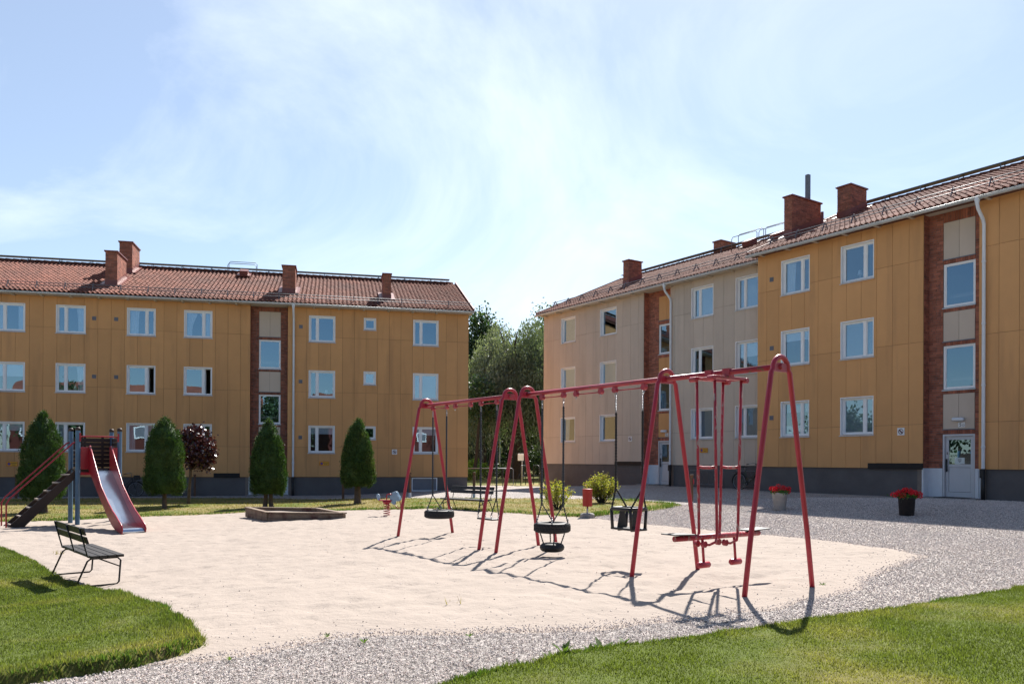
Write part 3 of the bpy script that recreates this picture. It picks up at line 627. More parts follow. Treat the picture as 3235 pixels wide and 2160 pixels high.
    for i in range(nx):
        for j in range(ny):
            xx = xl+.05+i*TILE_W; q = j*TILE_L; yy = e0+q*math.cos(th); zz = ez-.05+(q-.055)*math.sin(th)+.012
            if q > slen-.05: continue
            if any(a < xx+.1 < b and c < yy+.15 < d for a, b, c, d in chs): continue
            off.append((xx, yy, zz))
    rot = Euler((th, 0, 0)).to_matrix(); Rm = np.array(rot)
    def dist2(p): return (p[0]-near_tiles[0])**2+((p[1]+6)*.6)**2
    if near_tiles is not None:
        off.sort(key=dist2); near, far = off[:300], off[300:]
        for p in near: o_ = link('roof_tile', TILE_ME, H, (p[0]+random.uniform(-.004, .004), p[1]+random.uniform(-.006, .006), p[2]+random.uniform(0, .004))); o_.rotation_euler = (th, 0, random.uniform(-.012, .012))
    else: far = off
    P = np.array(far)+np.random.default_rng(3).normal(0, .003, (len(far), 3)); V = (P[:, None]+(TV@Rm.T)[None]).reshape(-1, 3); F = (np.arange(len(P))[:, None, None]*len(TV)+TF[None]).reshape(-1, 4)
    tl = npmesh('roof_tiles', V, F, 'roof_tile', H, smooth=False); tl['kind'] = 'stuff'
    nr = int((xr-xl)/.36)
    for i in range(nr):
        xx = xl+i*.36; mb = MB(); mb.tube([(xx+.0, ro, rz_-.035), (xx+.40, ro, rz_-.052)], [.125, .112], 10, True); mb.build('ridge_tile', 'roof_tile', H)
    # ridge walkway, snow guard
    rw = MB(); ya, yb_ = ro-.26, ro+.06; zw = rz_+.17
    rw.box(xl+.3, xr-.4, ya+.012, yb_-.012, zw-.012, zw-.004); wk = rw.build('ridge_walkway', 'steel_grey', H)
    for yy in (ya, yb_): MB().box(xl+.3, xr-.4, yy-.008, yy+.008, zw-.028, zw+.006).build('edge_rail', 'steel_grey', wk)
    for xx in np.arange(xl+.6, xr-.4, 1.5): MB().beam((xx, ya, zw-.03), (xx, ya-.05, rz_-.13), .03, .03).build('bracket', 'steel_grey', wk); MB().beam((xx, yb_, zw-.03), (xx, yb_, rz_), .03, .03).build('bracket', 'steel_grey', wk)
    sg = MB(); so = roof_snow.get(name, .1)
    gd_ = bpy.data.objects.new('snow_guard', None); COL.objects.link(gd_); gd_.parent = H
    for k_, hh in ((0, .14), (1, .27)): MB().tube([(xl+.12, so+.04*k_, ez+sl*(so-eo)+hh), (xr-.12, so+.04*k_, ez+sl*(so-eo)+hh)], .017, 6).build('rail', 'steel_grey', gd_)
    for xx in np.arange(xl+.35, xr-.2, 1.18):
        mb = MB(); z0 = ez+sl*(so-eo); mb.beam((xx, so-.12, z0-.02), (xx, so+.05, z0+.33), .05, .02, (1, 0, 0)); mb.beam((xx, so+.05, z0+.33), (xx, so+.26, z0+.07), .045, .02, (1, 0, 0)); mb.build('snow_bracket', 'steel_grey', gd_)
    # chimneys
    for (c0, c1, cy, dep, zt) in roof_chimneys.get(name, []):
        x0, x1 = X(c0), X(c1); y0, y1 = cy, cy+dep; zb_ = min(ez+sl*(y0-eo), rz_-sl*max(0, y0-ro))-.25; zb_ = min(zb_, rz_-sl*max(0, y1-ro)-.25)
        ch = MB(); ch.box(x0+.012, x1-.012, y0+.012, y1-.012, zb_, zt-.02); co = ch.build('chimney', 'mortar', H)
        B = brick_field(x0+.006, x1-.006, zb_, zt-.06, y0+.012)+brick_field(y0+.006, y1-.006, zb_, zt-.06, x1-.012, axis='y', out=1)+brick_field(y0+.006, y1-.006, zb_, zt-.06, x0+.012, axis='y', out=-1)+brick_field(x0+.006, x1-.006, zb_, zt-.06, y1-.012, out=1)
        join_boxes('brickwork', 'chimney_brick', B, co)
        cp = MB(); cp.box(x0-.05, x1+.05, y0-.05, y1+.05, zt-.06, zt); cp.build('cap', 'red_sheet', co, bevel=.006)
        if cy < ro-1:
            zf = ez+sl*(y0-eo); fl = MB(); fl.box(x0-.012, x1+.012, y0-.015, y0, zf-.15, zf+.26); zr_ = ez+sl*(y1-eo)
            for a, b in ((x0-.015, x0-.002), (x1+.002, x1+.015)): fl.prism([(y0-.01, zf-.15), (y1, zr_-.15), (y1, zr_+.28), (y0-.01, zf+.28)], a, b, 'x')
            for a, b in ((x0-.20, x0-.01), (x1+.01, x1+.20)): fl.prism([(y0-.12, ez+sl*(y0-.12-eo)+.04), (y1+.1, ez+sl*(y1+.1-eo)+.04), (y1+.1, ez+sl*(y1+.1-eo)+.07), (y0-.12, ez+sl*(y0-.12-eo)+.07)], a, b, 'x')
            fl.build('flashing', 'red_sheet', co)
    # downpipes
    for px in pipes:
        px = X(px); mb = MB(); r_ = .052; zpb = zbase-.02
        mb.tube([(px, gy, gzz-.05), (px, gy, gzz-.2), (px, gy+.05, gzz-.33), (px, -.14, gzz-.62), (px, -.085, gzz-.75), (px, -.085, zpb)], r_, 10, False); pp = mb.build('downpipe', 'white_sheet', H)
        mb = MB(); mb.lathe([(.085, .10), (.08, 0), (.055, -.12)], 10, (px, gy, gzz-.08)); mb.build('funnel', 'white_sheet', pp)
        for zz in np.arange(zpb+.7, top-1, 1.9): MB().lathe([(.056, -.03), (.062, -.025), (.062, .025), (.056, .03)], 10, (px, -.085, zz)).build('collar', 'white_sheet', pp)
        mb = MB(); mb.tube([(px, -.085, zpb+.03), (px, -.085, zbase-1.2)], .060, 10, True); mb.build('lower_pipe', 'black_metal', pp); MB().box(px-.075, px+.03, -.15, -.02, zpb-.25, zpb+.02).build('leaf_trap', 'black_metal', pp)
    return H, X
roof_chimneys = {'ochre_house': [], 'tan_house': [], 'ochre_wing': []}
roof_snow = {'ochre_house': -.08, 'tan_house': .58, 'ochre_wing': .62}
roof_chimneys['ochre_house'] = [(-10.77, -10.24, 1.17, 1.7, 11.42), (-10.9, -10.28, 4.2, 1.6, 12.67), (-2.63, -2.01, 1.28, 1.2, 11.22), (2.34, 2.74, .95, 1.2, 11.01)]
roof_chimneys['tan_house'] = [(-31.92, -31.47, 2.02, .95, 12.2), (-29.62, -29.1, 6.5, 1.25, 13.42)]
roof_chimneys['ochre_wing'] = [(-20.93, -20.53, 2.04, 1.95, 12.46), (-19.82, -19.2, 4.06, 1.15, 12.94)]
def span(a, b, n): return [a+(b-a)*i/n for i in range(n+1)]
# --- left house
wl = []
zr3 = [(1.81, 3.14), (4.52, 5.84), (7.24, 8.52)]
LWX = [(-17.95, -16.69, 'R'), (-15.06, -13.80, 'L'), (-12.53, -11.28, 'L'), (-9.52, -8.27, 'R'), (-7.02, -5.75, 'R'), (-1.29, -.03, 'L'), (3.79, 5.07, 'L')]
COV = {(1, 2): 'sides', (1, 1): 'half', (1, 0): 'third', (2, 2): 'right', (2, 1): 'right', (2, 0): 'left', (3, 2): 'left', (3, 1): 'open', (3, 0): 'sides', (4, 2): 'tied', (4, 1): 'open', (4, 0): 'none', (5, 2): 'none', (5, 1): 'none', (5, 0): 'third', (6, 2): 'none', (6, 1): 'full', (6, 0): 'third', (0, 2): 'sides', (0, 1): 'none', (0, 0): 'sides'}
for i, (a, b, sm) in enumerate(LWX):
    for f, (c, d) in enumerate(zr3): wl.append((a, b, c, d, sm, COV.get((i, f), 'none')))
for f, (c, d) in enumerate([(2.5, 3.14), (5.21, 5.86), (7.93, 8.51)]): wl.append((1.35, 1.95, c, d, None, ['none', 'full', 'none'][f]))
cl = span(-20.5, -13.63, 12)[:-1]+span(-13.63, -4.47, 16)+[-4.02, -2.28, -1.39]+span(-1.39, 6.61, 14)[1:]
HL, XL_ = house('ochre_house', 'long ochre panel-clad house with red tiled roof on the left', LW[0], LW[1], -20.5, 6.61, .63, [2.08, 4.78, 7.48], 8.90, cl, wl,
    [dict(x0=-4.02, x1=-2.28, c0=-3.65, c1=-2.63, ground=-.27, cap=.66, door=1.72, pmat='tan_panel', notice=False,
          seq=[('brick', 1.72, 1.87), ('panel', 1.87, 3.06), ('brick', 3.06, 3.19), ('window', 3.19, 4.63), ('brick', 4.63, 4.76), ('panel', 4.76, 5.75), ('brick', 5.75, 5.88), ('window', 5.88, 7.30), ('brick', 7.30, 7.44), ('panel', 7.44, 8.67), ('brick', 8.67, 8.90)])],
    'ochre_panel', .075, (9.07, -.45, 11.79, 6.0, .25, .22), vents=[(-10.92, 7.96), (-9.98, 7.96), (-10.91, 5.27), (-9.97, 5.27), (-1.67, 7.95), (-1.67, 5.28), (-1.67, 2.56)], boards=[(-5.66, -4.47, .81)], pipes=[-2.0],
    base_win=[(3.76, 5.05, -.09, .59)], near_tiles=(-6.0, 0), plinth_z=-.9)
# --- right tan house
wt = []; zt3 = [(2.49, 3.84), (5.19, 6.56), (7.90, 9.27)]
TC = {(0, 2): 'full', (0, 1): 'full', (0, 0): 'left', (1, 2): 'none', (1, 1): 'full', (1, 0): 'none', (2, 2): 'slats', (2, 1): 'none', (2, 0): 'slats', (3, 2): 'slats', (3, 1): 'half', (3, 0): 'slats'}
for i, (a, b, sm) in enumerate([(-34.70, -33.44, None), (-31.42, -30.16, None), (-25.13, -23.84, 'L'), (-22.62, -21.36, 'L')]):
    for f, (c, d) in enumerate(zt3): wt.append((a, b, c, d, sm, TC[(i, f)]))
ct = [-36.29]+span(-35.97, -28.55, 13)+[-28.20, -26.43, -26.15]+span(-25.57, -20.97, 8)+[-20.62]
HT, XT_ = house('tan_house', 'beige panel-clad house with red tiled roof behind the swings', RW[0], RW[1], -36.29, -20.62, 1.31, [2.775, 5.47, 8.17], 9.61, ct, wt,
    [dict(x0=-28.20, x1=-26.43, c0=-27.52, c1=-26.52, ground=.33, cap=1.30, door=2.45, pmat='ochre_panel', notice=False,
          seq=[('brick', 2.45, 2.61), ('panel', 2.61, 3.75), ('brick', 3.75, 3.88), ('window', 3.88, 5.3), ('brick', 5.3, 5.43), ('panel', 5.43, 6.40), ('brick', 6.40, 6.56), ('window', 6.56, 7.99), ('brick', 7.99, 8.17), ('panel', 8.17, 9.32), ('brick', 9.32, 9.61)])],
    'tan_panel', .125, (9.75, -.45, 12.53, 5.9, .12, .0), boards=[(-30.25, -28.2, 1.46)], pipes=[-26.33], near_tiles=None, plinth_z=-.6)
# --- right ochre wing
wo_ = []; zo3 = [(2.45, 3.79), (5.16, 6.50), (7.88, 9.20)]
OC = {(0, 2): 'left', (0, 1): 'third', (0, 0): 'valance', (1, 2): 'none', (1, 1): 'slats', (1, 0): 'slats'}
for i, (a, b, sm) in enumerate([(-19.51, -18.25, 'R'), (-16.97, -15.70, 'R'), (-10.5, -9.24, 'L'), (-7.95, -6.7, 'L')]):
    for f, (c, d) in enumerate(zo3): wo_.append((a, b, c, d, sm, OC.get((i % 2, f), 'none')))
co = [-20.61, -20.18]+span(-19.61, -14.46, 9)+[-13.97, -12.23, -11.65]+span(-11.08, -5.93, 9)+[-5.6]
HO, XO_ = house('ochre_wing', 'tall ochre panel-clad house wing with the entrance on the right', RW[0], RW[2], -20.61, -5.6, 1.29, [2.74, 5.44, 8.14], 9.59, co, wo_,
    [dict(x0=-13.97, x1=-12.23, c0=-13.50, c1=-12.50, ground=.33, cap=1.30, door=2.40, pmat='tan_panel', notice=True,
          seq=[('brick', 2.40, 2.56), ('panel', 2.56, 3.70), ('brick', 3.70, 3.83), ('window', 3.83, 5.26), ('brick', 5.26, 5.40), ('panel', 5.40, 6.35), ('brick', 6.35, 6.49), ('window', 6.49, 7.91), ('brick', 7.91, 8.06), ('panel', 8.06, 9.26), ('brick', 9.26, 9.59)])],
    'ochre_panel', .125, (9.68, -.45, 12.45, 6.0, .18, .2), vents=[(-19.95, 8.58), (-19.93, 5.9), (-19.93, 3.19)], boards=[(-15.9, -13.97, 1.46)], pipes=[-12.05], near_tiles=(-13.2+13.1, 0), brick_parts=True, plinth_z=-.4)
# roof hatches with rails, flue and vent pipe
def hatch(H, X, s0, s1, y, ez, eo, sl, rail=True):
    x0, x1 = X(s0), X(s1); z = ez+sl*(y-eo); mt = Matrix.Translation((0, y, z+.06)) @ Matrix.Rotation(math.atan(sl), 4, 'X')
    h_ = MB(); h_.box(x0, x1, 0, .75, 0, .05, mt); h_.box(x0+.14, x1-.14, .12, .68, .05, .26, mt); ho = h_.build('roof_hatch', 'red_sheet', H)
    if rail:
        for q in (0, .5):
            zz = ez+sl*(y+q-eo); mb = MB(); mb.tube([(x0-.45, y+q, zz), (x0-.45, y+q, zz+.62), (x0-.38, y+q, zz+.72), (x1+.22, y+q, zz+.72), (x1+.3, y+q, zz+.62), (x1+.3, y+q, zz)], .017, 6); mb.build('rail', 'steel_grey', ho)
hatch(HL, XL_, -5.2, -4.5, 4.6, 9.07, -.45, .4217)
hatch(HT, XT_, -26.3, -25.5, 4.6, 9.75, -.45, .4378); hatch(HT, XT_, -24.4, -23.6, 4.3, 9.75, -.45, .4378)
MB().box(XO_(-20.75), XO_(-20.60), 3.2, 3.36, 12.3, 13.55).build('flue', 'steel_grey', HO)
MB().lathe([(.06, -.3), (.06, .42), (.0, .42)], 10, (XO_(-20.0), 3.3, 11.4)).build('vent_pipe', 'red_sheet', HO)

# ------------------------------------------------------------------ signs and lamps on the houses
def wallpt(H_ang, dist, s_, off, z): e = (math.cos(H_ang), math.sin(H_ang)); n_ = (-math.sin(H_ang), math.cos(H_ang)); return (e[0]*s_+n_[0]*(dist+off), e[1]*s_+n_[1]*(dist+off), z)
def text(body, size, m, parent, loc, al='CENTER'):
    c = bpy.data.curves.new('lettering', 'FONT'); c.body = body; c.size = size; c.align_x = al; c.extrude = .001; c.materials.append(M[m])
    o = bpy.data.objects.new('lettering', c); COL.objects.link(o); bpy.context.view_layer.update()
    me = bpy.data.meshes.new_from_object(o.evaluated_get(bpy.context.evaluated_depsgraph_get())); bpy.data.objects.remove(o)
    o = bpy.data.objects.new('lettering', me); COL.objects.link(o); o.parent = parent; o.location = loc; o.rotation_euler = (R(90), 0, 0); return o
def ban_sign(label, ang, dist, s_, z, w=.25):
    T_ = thing('prohibition_sign', label, 'sign', wallpt(ang, dist, s_, -.012, z), ang, 'white prohibition signs on the walls'); h = w/2
    MB().box(-h, h, -.006, .006, -h, h).build('plate', 'sign_white', T_, bevel=.004)
    mb = MB(); ro_, ri = w*.36, w*.27; n = 28; vs = []
    for r_ in (ro_, ri): vs += [(r_*math.cos(2*math.pi*i/n), -.0085, r_*math.sin(2*math.pi*i/n)) for i in range(n)]
    mb.add(vs, [(i, (i+1) % n, n+(i+1) % n, n+i) for i in range(n)]); c = ri*.72; d = .018; mb.add([(-c-d, -.0085, c-d), (-c+d, -.0085, c+d), (c+d, -.0085, -c+d), (c-d, -.0085, -c-d)], [(0, 3, 2, 1)]); mb.build('ring', 'ban_ring', T_)
ban_sign('square white prohibition sign between the last tree and the corner of the left house', *LW, 2.89, 1.88)
ban_sign('square white prohibition sign on the beige house near its brick bay', RW[0], RW[1], -29.11, 2.57)
ban_sign('square white prohibition sign beside the entrance 5D', RW[0], RW[2], -14.71, 2.52)
def yellow_sign(label, ang, dist, s_, z, w=.47, h=.21):
    T_ = thing('parking_sign', label, 'sign', wallpt(ang, dist, s_, -.012, z), ang, 'small yellow parking signs on the walls')
    MB().box(-w/2, w/2, -.006, .006, -h/2, h/2).build('plate', 'sign_yellow', T_, bevel=.004)
    b = MB(); ring(b, -w/2+.005, w/2-.005, -h/2+.005, h/2-.005, .010, -.009, -.0065); b.build('border', 'sign_red', T_)
    cx_ = -w/2+.115; n = 24
    def disc(r_, y, nm, m_): mb = MB(); mb.add([(cx_+r_*math.cos(2*math.pi*i/n), y, r_*math.sin(2*math.pi*i/n)) for i in range(n)], [tuple(range(n))]); mb.build(nm, m_, T_)
    disc(.070, -.0085, 'ring', 'sign_red'); disc(.053, -.0100, 'disc', 'sign_blue')
    mb = MB(); x = -w/2+.21
    for zz, x0, x1 in ((.03, -.02, .225), (-.035, .02, .18)):
        q = x+x0
        while q < x+x1: l_ = random.uniform(.012, .022); mb.box(q, q+l_, -.0095, -.0075, zz-.011, zz+.011); q += l_+.006
    mb.build('print', 'print_dark', T_)
yellow_sign('small yellow parking sign low on the left house, left of the leftmost conifer', *LW, -14.30, 1.22)
yellow_sign('small yellow parking sign on the left house beside the downpipe', *LW, -.53, 1.29)
yellow_sign('small yellow parking sign on the beige house behind the glider swing', RW[0], RW[1], -24.35, 1.975)
def entrance_sign(label, ang, dist, s_, z, big, small):
    T_ = thing('house_number', label, 'sign', wallpt(ang, dist, s_, .33, z), ang, 'entrance number plates')
    MB().box(-.105, .105, -.008, .006, -.08, .08).build('plate', 'sign_white', T_); text(big, .16, 'print_dark', T_, (-.035, -.011, -.055)); text(small, .095, 'print_dark', T_, (.06, -.011, -.055))
def door_lamp(label, ang, dist, s_, z):
    T_ = thing('door_lamp', label, 'lamp', wallpt(ang, dist, s_, .33, z), ang, 'lamps above the entrances'); mb = MB()
    mb.tube([(-.21, -.10, .02), (-.17, -.10, .012), (.15, -.10, .0), (.19, -.10, .0)], [.012, .062, .062, .02], 12); mb.build('lamp_shade', 'lamp_white', T_); MB().box(-.06, .06, -.06, .005, -.03, .045).build('wall_mount', 'lamp_white', T_)
entrance_sign('white plate reading 5D above the right entrance', RW[0], RW[2], -12.90, 2.70, '5', 'D'); door_lamp('oval white lamp above the number plate 5D', RW[0], RW[2], -12.96, 2.86)
entrance_sign('white plate reading 5C above the entrance of the beige house', RW[0], RW[1], -26.96, 2.73, '5', 'C'); door_lamp('oval white lamp above the entrance of the beige house', RW[0], RW[1], -27.05, 2.89)
# lamps standing in windows
def table_lamp(label, ang, dist, s_, z, off):
    T_ = thing('table_lamp', label, 'lamp', wallpt(ang, dist, s_, off, z), ang, 'small lamps in the windows'); MB().lathe([(.05, 0), (.05, .015), (.012, .03), (.010, .2), (.0, .2)], 12).build('base', 'lamp_white', T_); MB().lathe([(.085, .17), (.055, .33), (.0, .33)], 14).build('lamp_shade', 'lamp_white', T_)
table_lamp('small white lamp behind the curtained top window of the ochre wing', RW[0], RW[2], -18.74, 7.97, .32)
table_lamp('small white lamp in the top window nearest the right entrance', RW[0], RW[2], -16.42, 7.97, .32)
table_lamp('small white lamp in a ground floor window of the beige house', RW[0], RW[1], -30.5, 2.56, .32)
table_lamp('small white lamp in the middle window beside the left downpipe', *LW, -.45, 4.60, .28)

# ------------------------------------------------------------------ swings
SW0 = Vector((-1.70, 15.80)); SE = Vector((.574, -.819)); SP = Vector((.819, .574)); SANG = math.atan2(-.819, .574)
BZ = 2.575                              # height of the beam's axis
def swp(t_, p=0, z=0): v = SW0+SE*t_+SP*p; return Vector((v.x, v.y, z))
def aframe(par, t_, org):
    """one bent tube: foot, leg, round arch, leg, foot (in the stand's frame: x along the beam, y across)"""
    hw, ar, zt = .635, .135, 2.685; pts = [(0, -hw, -.12)]
    for k_ in range(1, 5): pts.append((0, -hw+(hw-ar-.01)*k_/4*.96, (zt-ar)*k_/4*.985))
    for a in np.linspace(math.pi*1.03, -.03*math.pi, 11): pts.append((0, ar*math.cos(a), zt-ar+ar*math.sin(a)))
    for k_ in range(4, 0, -1): pts.append((0, hw-(hw-ar-.01)*k_/4*.96, (zt-ar)*k_/4*.985))
    pts.append((0, hw, -.12)); pts = [(t_-org, y, z) for _, y, z in pts]
    MB().tube(pts, .030, 12).build('leg_frame', 'red_paint', par)
    MB().box(t_-org-.012, t_-org+.012, -.125, .125, BZ-.06, BZ+.04).build('gusset', 'red_paint', par)
def stand(label, frames, beam, brackets):
    org = frames[0]; T_ = thing('swing_stand', label, 'swing stand', swp(org), SANG, 'red swing stands')
    for t_ in frames: aframe(T_, t_, org)
    MB().tube([(beam[0]-org, 0, BZ), (beam[1]-org, 0, BZ)], .034, 14).build('crossbeam', 'red_beam', T_)
    for a, b in brackets:
        for t_ in (a, b):
            mb = MB(); mb.tube([(t_-org, -.028, BZ-.075), (t_-org, .028, BZ-.075)], .042, 12, smooth=False); mb.box(t_-org-.03, t_-org+.03, -.024, .024, BZ-.07, BZ-.025); mb.build('bearing', 'red_beam', T_)
        MB().tube([(a-org, 0, BZ-.085), (b-org, 0, BZ-.085)], .009, 6).build('tie_rod', 'red_beam', T_)
        for t_ in (a, b): mb = MB(); mb.tube([(t_-org+.014*math.cos(q), 0, BZ-.135+.02*math.sin(q)) for q in np.linspace(0, 2*math.pi, 9)[:-1]], .004, 5, closed=True); mb.build('eyelet', 'chain_steel', T_)
stand('red steel swing stand with two arched legs, farther from the camera', [0, 2.9], (-.03, 2.95), [(.262, .79), (1.106, 1.645), (1.993, 2.5)])
stand('long red steel swing stand with three arched legs, nearer the camera', [3.4, 6.5, 8.262], (3.34, 8.30), [(3.795, 4.337), (4.64, 5.2), (5.50, 6.08)])
def twist(mb, a, b, r=.0095, hr=.0105, pitch=.085):
    a = Vector(a); b = Vector(b); d = b-a; L = d.length; d.normalize(); x = d.cross(Vector((.3, 1, .1))); x.normalize(); y = d.cross(x); n = max(6, int(L/pitch*6))
    for ph in (0, math.pi): mb.tube([a+d*(L*i/n)+(x*math.cos(ph+i/n*L/pitch*6.283)+y*math.sin(ph+i/n*L/pitch*6.283))*hr for i in range(n+1)], r, 5, False)
def links(mb, a, b, n):
    a = Vector(a); b = Vector(b)
    for i in range(n):
        c = a.lerp(b, (i+.5)/n); l_ = (b-a).length/n*.68; ax = Vector((1, 0, 0)) if i % 2 else Vector((0, 1, 0)); mb.tube([c+ax*(.013*math.cos(q))+Vector((0, 0, l_*math.sin(q))) for q in np.linspace(0, 6.283, 9)[:-1]], .005, 5, closed=True)
def hanging(par, t_, org, p, z1, z0, toplinks=.07):
    mb = MB(); x = t_-org; links(mb, (x, p, z1), (x, p, z1-toplinks), max(1, int(toplinks/.035))); mb.build('chain_end', 'chain_steel', par)
    mb = MB(); twist(mb, (x, p, z1-toplinks), (x, p, z0)); return mb
def tyre(mb, c, Ro, w, wheel=.6, seg=36):
    """car tyre lying flat: lathe of a hollow tyre section with grooved tread"""
    ri = Ro*wheel; prof = []
    for a in np.linspace(-math.pi*.5, math.pi*.5, 9): prof.append((Ro-.02+.02*math.cos(a)-.0, w*.5*math.sin(a)))
    sec = [(ri, -w*.30), (ri+.02, -w*.45), (Ro-.07, -w*.5), (Ro-.02, -w*.42), (Ro, -w*.30), (Ro-.009, -w*.26), (Ro, -w*.22), (Ro+.002, -w*.04), (Ro-.009, 0), (Ro+.002, w*.04), (Ro, w*.22), (Ro-.009, w*.26), (Ro, w*.30), (Ro-.02, w*.42), (Ro-.07, w*.5), (ri+.02, w*.45), (ri, w*.30), (ri+.03, w*.28), (Ro-.03, w*.25), (Ro-.03, -w*.25), (ri+.03, -w*.28), (ri, -w*.30)]
    mb.lathe([(r_, z) for r_, z in sec], seg, c, True)
    for i in range(seg):
        a = 2*math.pi*i/seg; mt = Matrix.Translation(c) @ Matrix.Rotation(a, 4, 'Z')
        mb.box(Ro-.006, Ro+.004, -.008, .008, -w*.30, w*.30, mt @ Matrix.Rotation(.5, 4, 'X'))
ZT = BZ-.155
def tyre_swing(label, t0, t1, zc, double):
    org = (t0+t1)/2; T_ = thing('tyre_swing', label, 'swing', swp(org), SANG, 'tyre swings'); h = (t1-t0)/2; Ro = .285; w = .165
    mb = MB(); tyre(mb, (0, 0, zc), Ro, w, .62); mb.build('tyre', 'rubber', T_)
    for sx in (-1, 1):
        ch = hanging(T_, sx*h, 0, 0, ZT, zc+.36, .09)
        for sy in (-1, 1): twist(ch, (sx*h, 0, zc+.36), (sx*h*.72, sy*.155, zc+w*.5+.0), .006, .007)
        ch.build('chain', 'chain_sleeve', T_); ck = MB()
        for sy in (-1, 1): links(ck, (sx*h*.72, sy*.155, zc+w*.5+.05), (sx*h*.72, sy*.155, zc+w*.42), 2)
        ck.build('shackle', 'chain_steel', T_)
    if double:
        z2 = zc-.31; mb = MB(); n = 28; sec = [(.185+.075*math.cos(a)*1.0-.075+.0, .068*math.sin(a)) for a in np.linspace(0, 2*math.pi, 13)]; mb.lathe([(r_+.01, z) for r_, z in sec], n, (0, 0, z2)); mb.build('lower_tyre', 'rubber', T_)
        for a in (.5, 2.64, 3.64, 5.78):
            mb = MB(); c_, s_ = math.cos(a), math.sin(a); twist(mb, (.21*c_, .21*s_, zc-w*.5), (.15*c_, .15*s_, z2+.06), .006, .007, .06); mb.build('chain', 'chain_sleeve', T_)
tyre_swing('black tyre swing on the farther stand beside the spring rocker', .262, .79, .455, False)
tyre_swing('double tyre swing with a small tyre hung below a larger one', 3.795, 4.337, .45, True)
def flat_swing():
    org = 2.246; T_ = thing('flat_swing', 'flat black rubber swing seat hanging before the back bench', 'swing', swp(org), SANG)
    mb = MB(); mb.box(-.23, .23, -.095, .095, .455, .485); mb.build('seat', 'rubber_seat', T_, bevel=.012)
    for sx in (-1, 1):
        ch = hanging(T_, sx*.2535, 0, 0, ZT, .85, .06)
        for sy in (-1, 1): twist(ch, (sx*.2535, 0, .85), (sx*.21, sy*.075, .55), .006, .007)
        ch.build('chain', 'chain_sleeve', T_); ck = MB()
        for sy in (-1, 1): links(ck, (sx*.21, sy*.075, .56), (sx*.21, sy*.075, .48), 2)
        ck.build('shackle', 'chain_steel', T_)
flat_swing()
def cradle_swing():
    org = 5.79; T_ = thing('cradle_swing', 'black toddler cradle swing with a bar rim on the near stand', 'swing', swp(org), SANG); zr_, zs = .835, .575
    rim = MB(); q = [(-.20, -.13), (-.15, -.17), (.15, -.17), (.20, -.13), (.20, .13), (.15, .17), (-.15, .17), (-.20, .13)]; rim.tube([(x, y, zr_) for x, y in q], .026, 10, closed=True); rim.build('rim', 'rubber_seat', T_)
    mb = MB(); mb.box(-.245, .245, -.12, .12, zs-.035, zs); mb.build('seat', 'rubber_seat', T_, bevel=.012)
    for x, y in ((-.19, -.15), (.19, -.15), (.19, .15), (-.19, .15)): MB().tube([(x*1.0, y*.85, zs-.01), (x, y, zr_)], .022, 8).build('post', 'rubber_seat', T_)
    for sx in (-1, 1): mb = MB(); mb.prism([(sx*.0-.075, zs-.05), (.075, zs-.05), (.085, zs), (.05, zr_-.10), (.03, zr_-.01), (-.03, zr_-.01), (-.05, zr_-.10), (-.085, zs)], sx*.13-.012, sx*.13+.012, 'x'); mb.build('crotch_strap', 'rubber_seat', T_)
    for sx in (-1, 1):
        ch = hanging(T_, sx*.265, 0, 0, ZT+.06, 1.11, .30)
        for sy in (-1, 1): twist(ch, (sx*.265, 0, 1.11), (sx*.19, sy*.14, zr_+.01), .008, .008, .06)
        ch.build('chain', 'rubber', T_)
cradle_swing()
